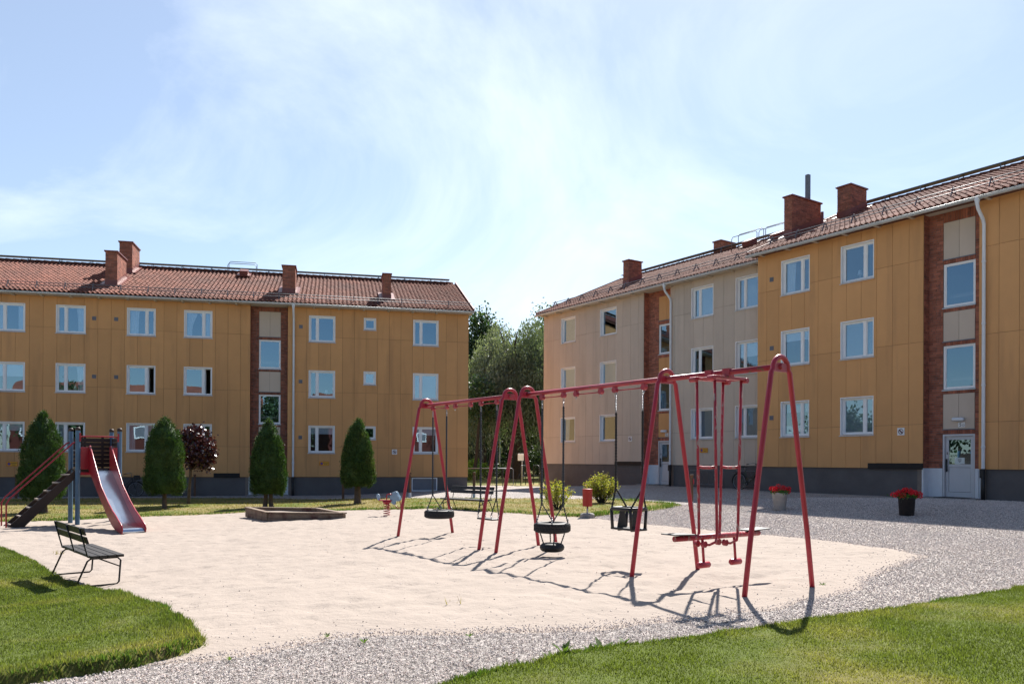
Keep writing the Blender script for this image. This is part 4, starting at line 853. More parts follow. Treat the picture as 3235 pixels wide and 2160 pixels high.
def glider():
    tA, tB = 7.235, 7.515; org = (tA+tB)/2; d = (tB-tA)/2; T_ = thing('glider_swing', 'red two-seat glider swing with steel rods and foot rests', 'swing', swp(org), SANG); h = .19; zb_ = .585
    for x in (-d, d):
        mb = MB(); mb.box(x-.045, x+.045, -.28, .28, BZ-.088, BZ-.052); mb.tube([(x-.052, -.30, BZ-.085), (x+.052, -.30, BZ-.085)], .034, 10); mb.tube([(x-.052, .30, BZ-.085), (x+.052, .30, BZ-.085)], .034, 10); mb.build('hanger', 'red_beam', T_, bevel=.006)
        MB().box(x-.055, x+.055, -.045, .045, BZ-.06, BZ+.045).build('clamp', 'red_beam', T_)
    for sy in (-1, 1):
        MB().tube([(-d, sy*(h+.06), BZ-.075), (d, sy*(h+.06), BZ-.075)], .012, 8).build('axle', 'red_beam', T_)
        for x in (-d, d):
            s_ = -1 if x < 0 else 1; y0 = sy*(h+.05); y1 = sy*h-.0
            pts = [(x, y0, BZ-.085), (x, (y0+y1)/2, 1.5), (x, y1, zb_+.05), (x, y1-.02, zb_-.05), (x*.72, y1-.09, zb_-.085), (x*.25, y1-.13, zb_-.08)]
            MB().tube(pts, .0175, 8).build('rod', 'red_worn', T_)
        MB().tube([(-d, sy*(h+.025), 1.43), (-d*.4, sy*(h+.025), 1.42), (d*.4, sy*(h+.025), 1.42), (d, sy*(h+.025), 1.43)], .018, 8).build('handle', 'red_worn', T_)
        for x in (-.055, .055): MB().tube([(x-.022, sy*h-.13, zb_-.08), (x+.022, sy*h-.13, zb_-.08)], .040, 12, smooth=False).build('bearing', 'red_beam', T_)
        MB().tube([(0, sy*(h+.10), zb_-.02), (0, sy*(h+.10)+.03, .27)], .0165, 8).build('foot_post', 'red_paint', T_)
        mb = MB(); mb.tube([(0, sy*(h+.10)+.03-.105, .25), (0, sy*(h+.10)+.03-.08, .25), (0, sy*(h+.10)+.03+.08, .25), (0, sy*(h+.10)+.03+.105, .25)], [.022, .040, .040, .022], 12); mb.build('foot_rest', 'red_paint', T_)
        mb = MB(); y = sy*.69; mb.prism([(-.11, -.19), (.11, -.19), (.11, .19), (-.11, .19)], 0, .014, 'z', Matrix.Translation((0, y, zb_+.045)) @ Matrix.Rotation(sy*.035, 4, 'X')); mb.build('seat', 'rubber_seat', T_, bevel=.005)
    MB().tube([(0, -.77, zb_), (0, .77, zb_)], .034, 12).build('seat_beam', 'red_worn', T_)
glider()

# ------------------------------------------------------------------ slide tower
def slide():
    o_ = Vector((-11.27, 20.67)); ang = math.atan2(.64, .77); zg = gz(-11, 20.5); T_ = thing('slide_tower', 'blue and red slide tower with brown steps and steel chute', 'slide', (o_.x, o_.y, zg), ang)
    # frame: x along the front (to the right), y to the back; the chute leaves towards -y, the steps towards -x
    Wd = 1.0; Zp = 1.50
    for x, y in ((0, 0), (Wd, 0), (0, .86), (Wd, .86)):
        MB().lathe([(.058, -.3), (.058, 2.50)], 14, (x, y, 0)).build('post', 'blue_paint', T_); MB().lathe([(.0, 2.575), (.045, 2.57), (.064, 2.54), (.064, 2.485), (.058, 2.485)], 14, (x, y, 0)).build('post_cap', 'brown_wood', T_)
    for i in range(6): MB().box(.0, Wd, .03+i*.135, .03+i*.135+.125, Zp-.045, Zp).build('platform_board', 'brown_wood', T_)
    for y in (.0, .80): MB().box(.05, Wd-.05, y+.01, y+.05, Zp-.16, Zp-.05).build('joist', 'brown_wood', T_)
    for k_ in range(7): MB().box(.05, Wd-.05, .80, .825, Zp+.03+k_*.112, Zp+.03+k_*.112+.102).build('wall_board', 'brown_wood', T_)
    for k_ in range(7): MB().box(Wd-.01, Wd+.015, .05, .80, Zp+.03+k_*.112, Zp+.03+k_*.112+.102).build('wall_board', 'brown_wood', T_)
    for x in (.30, .74): MB().box(x, x+.06, .825, .86, Zp-.1, Zp+.86).build('batten', 'brown_wood', T_)
    MB().tube([(.0, -.02, 2.31), (.14, -.02, 2.335), (Wd-.14, -.02, 2.335), (Wd, -.02, 2.31)], .019, 10).build('grab_bar', 'red_gloss', T_)
    for x in (.045, Wd-.045): MB().box(x-.02, x+.02, -.06, .01, 2.20, 2.42).build('bar_plate', 'red_gloss', T_)
    xc, hw = .52, .245; run, ztop = 3.25, Zp-.02
    for x0, x1 in ((.06, xc-hw-.012), (xc+hw+.012, Wd-.06)): MB().box(x0, x1, -.045, -.015, Zp-.02, Zp+.55).build('side_panel', 'red_gloss', T_, bevel=.01)
    MB().box(.06, Wd-.06, -.05, -.012, Zp-.17, Zp-.10).build('lower_rail', 'red_gloss', T_)
    # chute: centre line as (y, z) from the platform down to the run-out
    ln = [(.02, ztop), (-.22, ztop-.05), (-.5, ztop-.20), (-1.3, ztop-.66), (-1.95, ztop-1.0), (-2.45, ztop-1.22), (-2.75, ztop-1.30), (-3.05, ztop-1.325), (-3.2, ztop-1.33)]+[(-3.2-.085*math.sin(q), ztop-1.415+.085*math.cos(q)) for q in np.linspace(.4, 3.0, 8)]
    mb = MB(); vs = []
    for y, z in ln: vs += [(xc-hw, y, z), (xc+hw, y, z)]
    mb.add(vs, [(2*i, 2*i+1, 2*i+3, 2*i+2) for i in range(len(ln)-1)], True); vs2 = [(x, y, z-.012) for x, y, z in vs]; mb.add(vs2, [(2*i+1, 2*i, 2*i+2, 2*i+3) for i in range(len(ln)-1)], True); mb.build('chute', 'chute_steel', T_)
    for sx in (-1, 1):
        x = xc+sx*(hw+.008); up = []; dn = []
        hs = [.66, .62, .40, .30, .30, .30, .28, .20, .15, .10]
        L_ = ln[:9]+[(-3.34, ztop-1.40)]
        for (y, z), h in zip(L_, hs): up.append((y, z+h*.82)); dn.append((y, z-.10))
        dn[0] = (dn[0][0], dn[0][1]+.05); up[0] = (.03, ztop+.56); up[1] = (-.10, ztop+.60); up[2] = (-.5, ztop+.26)
        up[-3] = (-3.0, ztop-1.17); up[-2] = (-3.24, ztop-1.25); up[-1] = (-3.34, ztop-1.36); dn[-1] = (-3.32, ztop-1.49); dn[-2] = (-3.15, ztop-1.50)
        sd_ = MB(); sd_.prism(up+dn[::-1], x-.012, x+.012, 'x'); sd_.build('chute_side', 'red_gloss', T_); MB().tube([(x, y, z) for y, z in up], .021, 8).build('side_rail', 'red_gloss', T_)
    # steps
    L_ = 1.44; st0 = Vector((-.03, 0, Zp-.03)); 
    for y in (.10, .76):
        mb = MB(); mb.prism([(-.02, Zp-.02), (-L_-.12, .02), (-L_-.05, -.12), (-L_+.12, -.12), (-.02, Zp-.24)], y-.022, y+.022, 'y'); mb.build('stringer', 'brown_wood', T_)
    for k_ in range(7):
        f = (k_+.55)/7.2; x = -L_*(1-f)-.03; z = (Zp)*f-.02; MB().box(x-.10, x+.07, .122, .738, z-.03, z+.005).build('tread', 'tread_wood', T_)
    for y in (.03, .83): MB().tube([(-L_-.13, y, -.15), (-L_-.13, y, .62), (-L_-.06, y, .76), (-.10, y, 2.16), (.0, y, 2.20)], .019, 10).build('handrail', 'red_gloss', T_)
slide()

# ------------------------------------------------------------------ benches
def bench(label, corner, along, across, L, Dp, zg, seat, h_back, name='park_bench', sides=1, mirror=1):
    """corner: rear right seat corner; along: towards the other end; across: from back to front"""
    a = Vector(along).normalized(); T_ = thing(name, label, 'bench', (corner[0], corner[1], zg), math.atan2(a.y, a.x), None)
    sg_ = 1 if Vector(across).dot(Vector((-a.y, a.x))) > 0 else -1; Y = lambda y: sg_*y
    n = 4; w = Dp/n
    for i in range(n): y0, y1 = sorted((Y(i*w+.006), Y((i+1)*w-.006))); MB().box(0, L, y0, y1, seat-.035, seat).build('seat_slat', 'bench_wood', T_, bevel=.005)
    for k_, z in enumerate((h_back-.10, h_back-.215)):
        yo = -.10-.055*(h_back-z)/.3+.0; yo = -(.115*(z-seat)/(h_back-seat)); mb = MB(); q = [Vector((0, Y(yo+.012), z)), ]
        mb.prism([(Y(yo+.012), z), (Y(yo+.038), z), (Y(yo+.038-.030), z+.095), (Y(yo+.012-.030), z+.095)], 0, L, 'x'); mb.build('back_slat', 'bench_wood', T_, bevel=.004)
    for x in (.10, L/2, L-.10): MB().tube([(x, Y(.06), seat-.045), (x, Y(-.01), seat-.02), (x, Y(-.112), h_back-.01)], .011, 7).build('back_support', 'black_metal', T_)
    for x in (.12, L-.12):
        MB().tube([(x, Y(Dp*.5), seat-.05), (x, Y(.03), seat-.05), (x, Y(-.01), seat-.08), (x, Y(-.14), .02), (x, Y(-.11), .0), (x, Y(Dp-.07), .0), (x, Y(Dp-.04), .03), (x, Y(Dp-.02), seat-.09), (x, Y(Dp-.06), seat-.05), (x, Y(Dp*.5), seat-.05)], .0125, 7).build('leg_frame', 'black_metal', T_)
        MB().tube([(x, Y(Dp*.32), seat-.055), (x, Y(Dp-.035), seat-.17)], .010, 6).build('brace', 'black_metal', T_)
    MB().tube([(.12, Y(Dp*.5), seat-.055), (L-.12, Y(Dp*.5), seat-.055)], .011, 6).build('cross_tube', 'black_metal', T_)
    return T_
bench('weathered dark slatted bench at the edge of the left lawn', (-5.54, 10.48), (-.65, .76), (.76, .65), 1.72, .42, -.200, .41, .785)
bench('dark slatted bench standing on the grass behind the swings', (-.56, 23.05), (-.74, .67), (-.67, -.74), 1.78, .42, .0, .36, .72)

# ------------------------------------------------------------------ sandbox, rocker, bin, pots
def sandbox():
    C4 = [Vector((-7.75, 23.3)), Vector((-6.44, 21.08)), Vector((-4.40, 20.95)), Vector((-5.62, 23.0))]; c = sum(C4, Vector((0, 0)))/4; zg = gz(c.x, c.y)
    T_ = thing('sandbox', 'low weathered timber sandbox beside the back lawn', 'sandbox', (c.x, c.y, zg))
    for i in range(4):
        a = C4[i]-c; b = C4[(i+1) % 4]-c; d = (b-a).normalized()
        for k_ in range(2): 
            mb = MB(); mb.beam((a.x+d.x*.02*k_, a.y+d.y*.02*k_, .035+k_*.125), (b.x-d.x*.02*k_, b.y-d.y*.02*k_, .035+k_*.125), .09, .12); mb.build('timber', 'grey_wood', T_, bevel=.006)
        mb = MB(); mb.beam((a.x, a.y, .245), (b.x, b.y, .245), .14, .035); mb.build('seat_board', 'grey_wood', T_, bevel=.005)
    mb = MB(); g = 14; vs = []
    for i in range(g+1):
        for j in range(g+1):
            u, v = i/g, j/g; p = (C4[0]*(1-u)+C4[1]*u)*(1-v)+(C4[3]*(1-u)+C4[2]*u)*v; q = p-c; vs.append((q.x*.96, q.y*.96, .16+.05*float(vnoise(np.array(p.x), np.array(p.y), .5, 2))))
    mb.add(vs, [(i*(g+1)+j, (i+1)*(g+1)+j, (i+1)*(g+1)+j+1, i*(g+1)+j+1) for i in range(g) for j in range(g)], True); mb.build('box_sand', 'sand', T_)
sandbox()
def rocker():
    x, y = -3.35, 21.35; T_ = thing('spring_rocker', 'pale blue animal-shaped spring rocker with red handles at the sand edge', 'rocker', (x, y, gz(x, y)), R(-8))
    mb = MB(); n = 60; mb.tube([(.085*math.cos(q), .085*math.sin(q), .0+.34*i/n) for i, q in enumerate(np.linspace(0, 2*math.pi*5.5, n+1))], .011, 6); mb.build('spring', 'red_gloss', T_)
    mb = MB(); mb.lathe([(.0, .34), (.06, .34), (.11, .38), (.12, .43), (.0, .43)], 16); mb.build('spring_cup', 'red_gloss', T_)
    MB().box(-.20, .16, -.10, .10, .43, .455).build('seat', 'red_gloss', T_, bevel=.01)
    head = [(.10, .47), (.13, .40), (.155, .36), (.20, .33), (.235, .34), (.245, .37), (.245, .42), (.30, .43), (.33, .42), (.375, .45), (.385, .49), (.37, .53), (.33, .60), (.31, .64), (.295, .67), (.255, .69), (.20, .68), (.155, .655), (.12, .60), (.105, .54)]
    for yy in (-.045, .045): MB().prism(head, yy-.014, yy+.014, 'y').build('side_plate', 'rocker_blue', T_, bevel=.006)
    tail = [(-.22, .43), (-.19, .45), (-.185, .52), (-.20, .59), (-.24, .615), (-.285, .60), (-.29, .54), (-.265, .47)]
    MB().prism(tail, -.02, .02, 'y').build('tail_plate', 'rocker_blue', T_, bevel=.006)
    ear = [(.23, .58), (.30, .62), (.355, .55), (.385, .47), (.35, .45), (.30, .50)]
    for yy in (-.075, .075): MB().prism(ear, yy-.008, yy+.008, 'y').build('ear', 'rocker_blue', T_, bevel=.003)
    MB().tube([(.0, -.02, .45), (.0, -.02, .58), (.03, -.02, .605), (.13, -.02, .62)], .014, 8).build('handle_post', 'red_gloss', T_); MB().tube([(.14, -.16, .61), (.14, .16, .61)], .018, 10).build('handle', 'red_gloss', T_)
    MB().tube([(.22, 0, .34), (.28, 0, .25), (.32, 0, .235), (.375, 0, .26), (.385, 0, .31), (.36, 0, .44)], .012, 7).build('foot_bar', 'red_gloss', T_); MB().tube([(.0, -.06, .43), (.03, -.06, .25), (.045, -.05, .2), (.06, -.06, .25), (.08, -.06, .43)], .011, 7).build('foot_bar', 'red_gloss', T_)
rocker()
def bin_():
    x, y = 1.96, 20.64; T_ = thing('litter_bin', 'red metal litter bin on a post with a concrete foot', 'bin', (x, y, gz(x, y)+.015))
    MB().lathe([(.0, .30), (.122, .30), (.128, .315), (.128, .715), (.133, .72), (.133, .742), (.114, .752), (.0, .757)], 20).build('can', 'bin_red', T_); MB().tube([(0, 0, .05), (0, 0, .31)], .022, 10).build('post', 'chain_steel', T_)
    MB().lathe([(.20, -.05), (.19, .09), (.15, .125), (.0, .13)], 8, smooth=False).build('foot', 'concrete', T_, bevel=.01)
bin_()
def geranium_pot(label, x, y, h, r0, r1, m, hang):
    zg = gz(x, y); T_ = thing('flower_pot', label, 'flower pot', (x, y, zg), 0, 'pots of red flowers on the gravel')
    MB().lathe([(.0, .0), (r0, .0), (r0+.01, .02), (r1-.01, h-.05), (r1, h-.045), (r1+.004, h), (r1-.02, h), (r1-.03, h-.05), (.0, h-.055)], 28).build('pot', m, T_)
    n = 420; a = RNG.uniform(0, 6.28, n); rr = (r1+.03)*np.sqrt(RNG.random(n)); P = np.stack([rr*np.cos(a), rr*np.sin(a), h-.03+RNG.uniform(0, .10, n)*(1.2-rr/(r1+.03)*.6)], 1)
    if hang: k_ = n//4; P[:k_] += np.array([-.22, 0, -.0])*RNG.random((k_, 1)); 
    V, F = leaves(P, RNG.normal(size=(n, 3))+np.array([0, 0, .3]), RNG.uniform(.03, .055, n), RNG.uniform(.03, .05, n)); npmesh('foliage', V, F, 'geranium_leaf', T_)['kind'] = 'stuff'
    heads = []; nh = 15
    for i in range(nh):
        q = RNG.uniform(0, 6.28); r_ = (r1+.02)*math.sqrt(RNG.random()); heads.append((r_*math.cos(q), r_*math.sin(q)*.8, h+.10+RNG.uniform(-.04, .10)*(1.2-r_/r1)))
    heads += [(r1*.95, -.08, h+.02), (r1*1.1, .03, h+.05), (-r1*.8, -.12, h+.03)]
    if hang: heads += [(-.30, -.03, h+.045), (-.36, -.05, h+.05), (-.24, -.02, h+.075), (r1+.1, -.05, h+.02), (r1+.06, -.1, h+.08)]
    for hx, hy, hz in heads:
        k_ = 60; d = unit(RNG.normal(size=(k_, 3))); P = np.array([hx, hy, hz])+d*.047*RNG.uniform(.75, 1.1, (k_, 1))*np.array([1.25, 1.25, .95]); V, F = leaves(P, d+RNG.normal(0, .5, (k_, 3)), .030, .030); npmesh('flower_head', V, F, 'petal', T_)
        MB().tube([(hx*.6, hy*.6, h-.05), (hx, hy, hz)], .004, 4).build('stem', 'geranium_leaf', T_)
geranium_pot('grey concrete pot of red flowers, half in the house shadow', 7.63, 22.68, .51, .15, .225, 'pot_grey', False)
geranium_pot('black pot of red flowers in front of the right entrance', 10.0, 20.17, .47, .165, .21, 'pot_black', True)

# ------------------------------------------------------------------ posts, fence, racks, bicycles
POSTS = [((-21.70, 34.87), 'brown wooden post left of the leftmost conifer'), ((-17.87, 38.0), 'brown wooden post between the slide and the second conifer'), ((-14.97, 37.6), 'brown wooden post right of the red-leaved tree'),
         ((-7.29, 34.41), 'brown wooden post just left of the rightmost conifer'), ((-4.23, 33.04), 'brown wooden post behind the spring rocker and the swing leg'), ((-1.45, 30.49), 'brown wooden post behind the back bench'),
         ((1.12, 30.28), 'brown wooden post beside the smaller shrub'), ((5.52, 24.46), 'brown wooden post with a red reflector at the lawn tip')]
def post(xy, label, first=[None]):
    T_ = thing('wooden_post', label, 'post', (xy[0], xy[1], gz(*xy)), 0, 'wooden posts along the gravel')
    if first[0] is None:
        a = MB().lathe([(.052, .12), (.052, .90), (.040, .915), (.038, .935), (.056, .955), (.060, 1.0), (.050, 1.03), (.0, 1.035)], 12).mesh('shaft', 'post_wood'); b = MB().lathe([(.056, -.05), (.056, .2), (.05, .205)], 12).mesh('metal_sleeve', 'gutter_metal'); first[0] = (a, b, MB().lathe([(.056, -.05), (.056, .2), (.05, .205)], 12).mesh('metal_sleeve', 'post_wood'))
    link('shaft', first[0][0], T_); sl_ = link('metal_sleeve', first[0][1], T_)
    if xy[0] < -5: sl_.data = first[0][2]
    if 'reflector' in label: MB().box(.03, .062, -.056, -.035, .74, .90).build('reflector', 'red_gloss', T_)
for xy, lb in POSTS: post(xy, lb)
def fence(label, a, b, h, zg, loop=True):
    a = Vector(a); b = Vector(b); d = b-a; L = d.length; T_ = thing('railing', label, 'fence', (a.x, a.y, zg), math.atan2(d.y, d.x))
    MB().tube([(0, 0, h), (L, 0, h), (L+.07, 0, h-.06), (L+.08, 0, .10), (L+.03, 0, .02)], .024, 8).build('top_rail', 'steel_grey', T_); MB().tube([(0, 0, .08), (L, 0, .08)], .014, 6).build('bottom_rail', 'black_metal', T_)
    me = MB().tube([(0, 0, .08), (0, 0, h)], .008, 5).mesh('bar', 'black_metal'); n = int(L/.118)
    for i in range(1, n): link('bar', me, T_, (L*i/n, 0, 0))
    for x in (.0, L*.82): MB().tube([(x, 0, -.1), (x, 0, h)], .022, 8).build('fence_post', 'black_metal', T_)
fence('black barred railing between the two houses', (-2.9, 44.7), (.0, 45.1), 1.0, .03)
fence('short black railing at the corner of the beige house', (1.75, 48.2), (3.4, 48.6), 1.05, .05)
def chicane(label, x, y, s_=1):
    T_ = thing('gate_barrier', label, 'barrier', (x, y, gz(x, y)+.02)); MB().tube([(0, 0, 0), (0, 0, 1.12), (.08*s_, .3, 1.18), (.3*s_, 1.2, 1.15), (.3*s_, 1.2, 0)], .026, 8).build('hoop', 'black_metal', T_)
    MB().tube([(0, 0, .75), (-.30*s_, .05, .2), (-.34*s_, .05, 0)], .02, 7).build('brace', 'black_metal', T_); MB().tube([(0, 0, .55), (.3*s_, 1.2, .55)], .016, 6).build('rail', 'black_metal', T_)
chicane('black tubular barrier on the left side of the path opening', .52, 46.4); chicane('black tubular barrier on the right side of the path opening', 1.62, 47.4, -1)
def board():
    T_ = thing('notice_board', 'small pale notice board on a post beside the path', 'sign', (.62, 49.0, .05), R(20)); MB().tube([(0, 0, 0), (0, 0, 1.75)], .024, 8).build('post', 'gutter_metal', T_); MB().box(-.28, .10, -.02, .02, 1.42, 1.85).build('panel', 'sign_white', T_, bevel=.01)
board()
def lamp_post():
    T_ = thing('lamp_post', 'slim grey lamp post in the park beyond the railing', 'lamp post', (-1.10, 71.0, .05)); MB().tube([(0, 0, 0), (0, 0, 2.2), (0, 0, 2.25), (0, 0, 7.2)], [.08, .07, .055, .04], 10).build('pole', 'gutter_metal', T_); MB().lathe([(.05, 7.15), (.22, 7.3), (.24, 7.4), (.05, 7.55), (0, 7.56)], 14).build('lantern', 'gutter_metal', T_)
lamp_post()
def rack(label, x, y, L, ang):
    T_ = thing('bike_rack', label, 'bike rack', (x, y, gz(x, y)), ang, 'tubular bike racks against the walls')
    MB().tube([(0, 0, -.05), (0, 0, .70), (.05, 0, .76), (L-.05, 0, .76), (L, 0, .70), (L, 0, -.05)], .017, 8).build('hoop', 'steel_grey', T_); MB().tube([(0, 0, .14), (L, 0, .14)], .014, 6).build('lower_rail', 'steel_grey', T_)
    for i in range(1, 6): MB().tube([(L*i/6, 0, .14), (L*i/6, .16, .22), (L*i/6, .18, .5), (L*i/6, .02, .74)], .009, 5).build('wheel_holder', 'steel_grey', T_)
def wp(s_, off): p = wallpt(RW[0], RW[1], s_, off, 0); return p[0], p[1]
rack('tubular bike rack left of the parked bicycle at the beige house', *wp(-24.75, -.5), 1.95, RW[0])
rack('tubular bike rack behind the parked bicycle', *wp(-22.3, -.38), 1.5, RW[0])
def wlp(s_, off): p = wallpt(LW[0], LW[1], s_, off, 0); return p[0], p[1]
rack('tubular bike rack behind the red-leaved tree', *wlp(-8.9, -.8), 2.0, LW[0])
def bicycle(label, x, y, ang, z, frame_m='bike_green'):
    T_ = thing('bicycle', label, 'bicycle', (x, y, z), ang, 'parked bicycles'); r_ = .335
    def wheel(nm, cx_):
        w = MB().tube([(cx_+r_*math.cos(q), 0, r_+r_*math.sin(q)) for q in np.linspace(0, 6.283, 33)[:-1]], .019, 7, closed=True).build(nm, 'rubber', T_)
        MB().tube([(cx_+(r_-.028)*math.cos(q), 0, r_+(r_-.028)*math.sin(q)) for q in np.linspace(0, 6.283, 33)[:-1]], .010, 6, closed=True).build('rim', 'chain_steel', w); mb = MB()
        for i in range(18): a = 6.283*i/18; mb.tube([(cx_, .02*(-1)**i, r_), (cx_+(r_-.03)*math.cos(a), 0, r_+(r_-.03)*math.sin(a))], .0022, 3, False)
        mb.build('spokes', 'chain_steel', w); MB().tube([(cx_, -.05, r_), (cx_, .05, r_)], .02, 8).build('hub', 'chain_steel', w)
    wheel('wheel', 0); wheel('wheel', 1.06)
    bb = (.43, 0, .29); st = (.30, 0, .80); hd = (.90, 0, .86); hl = (.93, 0, .66); fr_ = MB()
    fr_.tube([bb, st], .016, 8); fr_.tube([bb, (.66, 0, .42), (.86, 0, .68), hl], .018, 8); fr_.tube([(.40, 0, .44), (.66, 0, .55), hd], .014, 8); fr_.tube([hd, hl], .019, 8)
    for yy in (-.045, .045): fr_.tube([(0, yy, r_), (bb[0], yy*.6, bb[2])], .009, 6); fr_.tube([(0, yy, r_), (.315, yy*.4, .72)], .008, 6); fr_.tube([hl, (.97, yy, .56), (1.06, yy, r_)], .011, 6)
    fr_.build('frame', frame_m, T_)
    MB().tube([st, (.285, 0, .93)], .012, 8).build('seat_post', 'chain_steel', T_); sd_ = MB(); sd_.prism([(.12, -.07), (.16, -.085), (.26, -.05), (.40, -.018), (.42, 0), (.40, .018), (.26, .05), (.16, .085), (.12, .07)], .93, .985, 'z'); sd_.build('saddle', 'rubber', T_, bevel=.012)
    MB().tube([(.895, 0, .88), (.87, 0, 1.06), (.84, -.10, 1.10), (.76, -.26, 1.08), (.62, -.28, 1.05)], .011, 7).build('handlebar', 'chain_steel', T_); MB().tube([(.87, 0, 1.06), (.84, .10, 1.10), (.76, .26, 1.08), (.62, .28, 1.05)], .011, 7).build('handlebar', 'chain_steel', T_)
    for yy in (-.28, .28): MB().tube([(.70, yy*.97, 1.065), (.59, yy, 1.045)], .016, 8).build('grip', 'rubber', T_)
    for cx_, a0, a1 in ((0, .4, 3.3), (1.06, .5, 2.9)): MB().tube([(cx_+(r_+.035)*math.cos(q), 0, r_+(r_+.035)*math.sin(q)) for q in np.linspace(a0, a1, 14)], .021, 6).build('mudguard', 'black_metal', T_)
    MB().tube([(.43, -.055, .29), (.43, -.045, .29)], .095, 20).build('chain_guard', 'black_metal', T_); cr = MB(); cr.tube([(.43, -.065, .29), (.37, -.075, .14)], .008, 6); cr.box(.33, .41, -.16, -.07, .12, .145); cr.tube([(.43, .065, .29), (.49, .075, .44)], .008, 6); cr.box(.45, .53, .07, .16, .435, .46); cr.build('crank', 'chain_steel', T_)
    MB().box(-.30, .20, -.065, .065, .72, .735).build('carrier', 'black_metal', T_); return T_
pm('bike_green', (.035, .055, .03), .35, .1, 5, spec=.5)
bx_, by_ = wp(-21.93, -.55); bicycle('dark green bicycle parked at the corner of the two right houses', bx_, by_, RW[0], gz(bx_, by_)-.02)
bx_, by_ = wlp(-10.05, -.55); b2 = bicycle('dark bicycle half hidden behind the red-leaved tree', bx_, by_, LW[0]+.1, gz(bx_, by_), 'black_metal'); mb = MB(); mb.box(.98, 1.22, -.15, .15, .76, .98); mb.build('basket', 'black_metal', b2)

# ------------------------------------------------------------------ plants
def trunk_mesh(mb, pts, radii, seg=9): mb.tube(pts, radii, seg, True)
def thuja(label, x, y, h, w, bot, stems, tip=1.6):
    """clipped columnar conifer: bare multi-stem foot, dense crown of upright sprays"""
    zg = gz(x, y)+.03; T_ = thing('conifer', label, 'tree', (x, y, zg), RNG.uniform(0, 6.28), 'clipped conifers in front of the left house'); rmax = w/2
    def rad(f): return rmax*np.where(f < .12, .72+.28*np.sin(np.clip(f/.12, 0, 1)*np.pi/2), np.where(f < .40, 1-.08*((f-.12)/.28)**2, .92*np.clip(1-((f-.40)/.61)**tip, 0, 1)**.95))
    for i in range(stems):
        a = 6.28*i/stems+.5; q = .09 if stems > 1 else 0; trunk = MB(); trunk.tube([(q*1.6*math.cos(a), q*1.6*math.sin(a), -.12), (q*1.2*math.cos(a), q*1.2*math.sin(a), .06), (q*math.cos(a), q*math.sin(a), .3), (q*.9*math.cos(a), q*.9*math.sin(a), bot+.35)], [.13, .085, .07, .06] if stems > 1 else [.19, .135, .115, .10], 10); trunk.build('trunk', 'bark', T_)
    H_ = h-bot; core = MB(); nz, ns = 22, 26; vs = []
    for i in range(nz+1):
        f = i/nz; r_ = float(rad(np.array(f)))*.90
        for k_ in range(ns): a = 6.283*k_/ns; q = r_*(1+.10*float(vnoise(np.array(a*2.2+x), np.array(f*9.), 1, 1))*2); vs.append((q*math.cos(a), q*math.sin(a), bot+.06+f*H_*.97))
    fs = [(i*ns+k_, i*ns+(k_+1) % ns, (i+1)*ns+(k_+1) % ns, (i+1)*ns+k_) for i in range(nz) for k_ in range(ns)]; fs.append(tuple(range(ns))[::-1]); core.add(vs, fs, True); core.build('inner_crown', 'thuja_leaf', T_)
    nc = 1500; f = RNG.random(nc*3); f = f[RNG.random(len(f)) < np.clip(rad(f)/rmax+.15, 0, 1)][:nc]; nc = len(f); a = RNG.uniform(0, 6.283, nc)
    bump = 1+.18*vnoise(a*2.2+x*3, f*8+y*5, 1., 2)+.10*vnoise(a*6, f*22, 1., 3)+.10*(RNG.random(nc) < .05)*RNG.random(nc); r_ = rad(f)*bump; C = np.stack([r_*np.cos(a), r_*np.sin(a), bot+f*H_+.02], 1)
    k_ = 16; out = np.stack([np.cos(a), np.sin(a), 0*a], 1); ax0 = unit(out*.55+np.array([0, 0, 1.])+RNG.normal(0, .22, (nc, 3)))
    P = np.repeat(C, k_, 0)+RNG.normal(0, .035, (nc*k_, 3)); ax = np.repeat(ax0, k_, 0)+RNG.normal(0, .42, (nc*k_, 3)); V, F = leaves(P-.03*unit(ax), ax, RNG.uniform(.04, .09, nc*k_), RNG.uniform(.012, .026, nc*k_)); o = npmesh('crown', V, F, 'thuja_leaf', T_); o['kind'] = 'stuff'
    return T_
thuja('leftmost clipped conifer, behind the slide steps', -14.79, 25.11, 3.16, 1.24, .42, 3, 2.1)
thuja('clipped conifer on two stems, between the slide and the red-leaved tree', -12.01, 27.54, 3.11, 1.24, .47, 2, 3.2)
thuja('clipped pointed conifer in front of the brick stair bay, behind the sandbox', -8.69, 28.42, 3.10, 1.20, .44, 2, 1.9)
thuja('rightmost clipped conifer, on one thick trunk', -5.62, 29.02, 3.07, 1.13, .58, 1, 2.0)
def limb(mb, a, b, r0, r1, n=6, wob=.08):
    a = Vector(a); b = Vector(b); L = (b-a).length; pts = [a.lerp(b, i/n)+(Vector(RNG.normal(0, wob*L/n, 3)) if 0 < i < n else Vector((0, 0, 0))) for i in range(n+1)]; mb.tube(pts, [r0+(r1-r0)*i/n for i in range(n+1)], 8, False); return pts
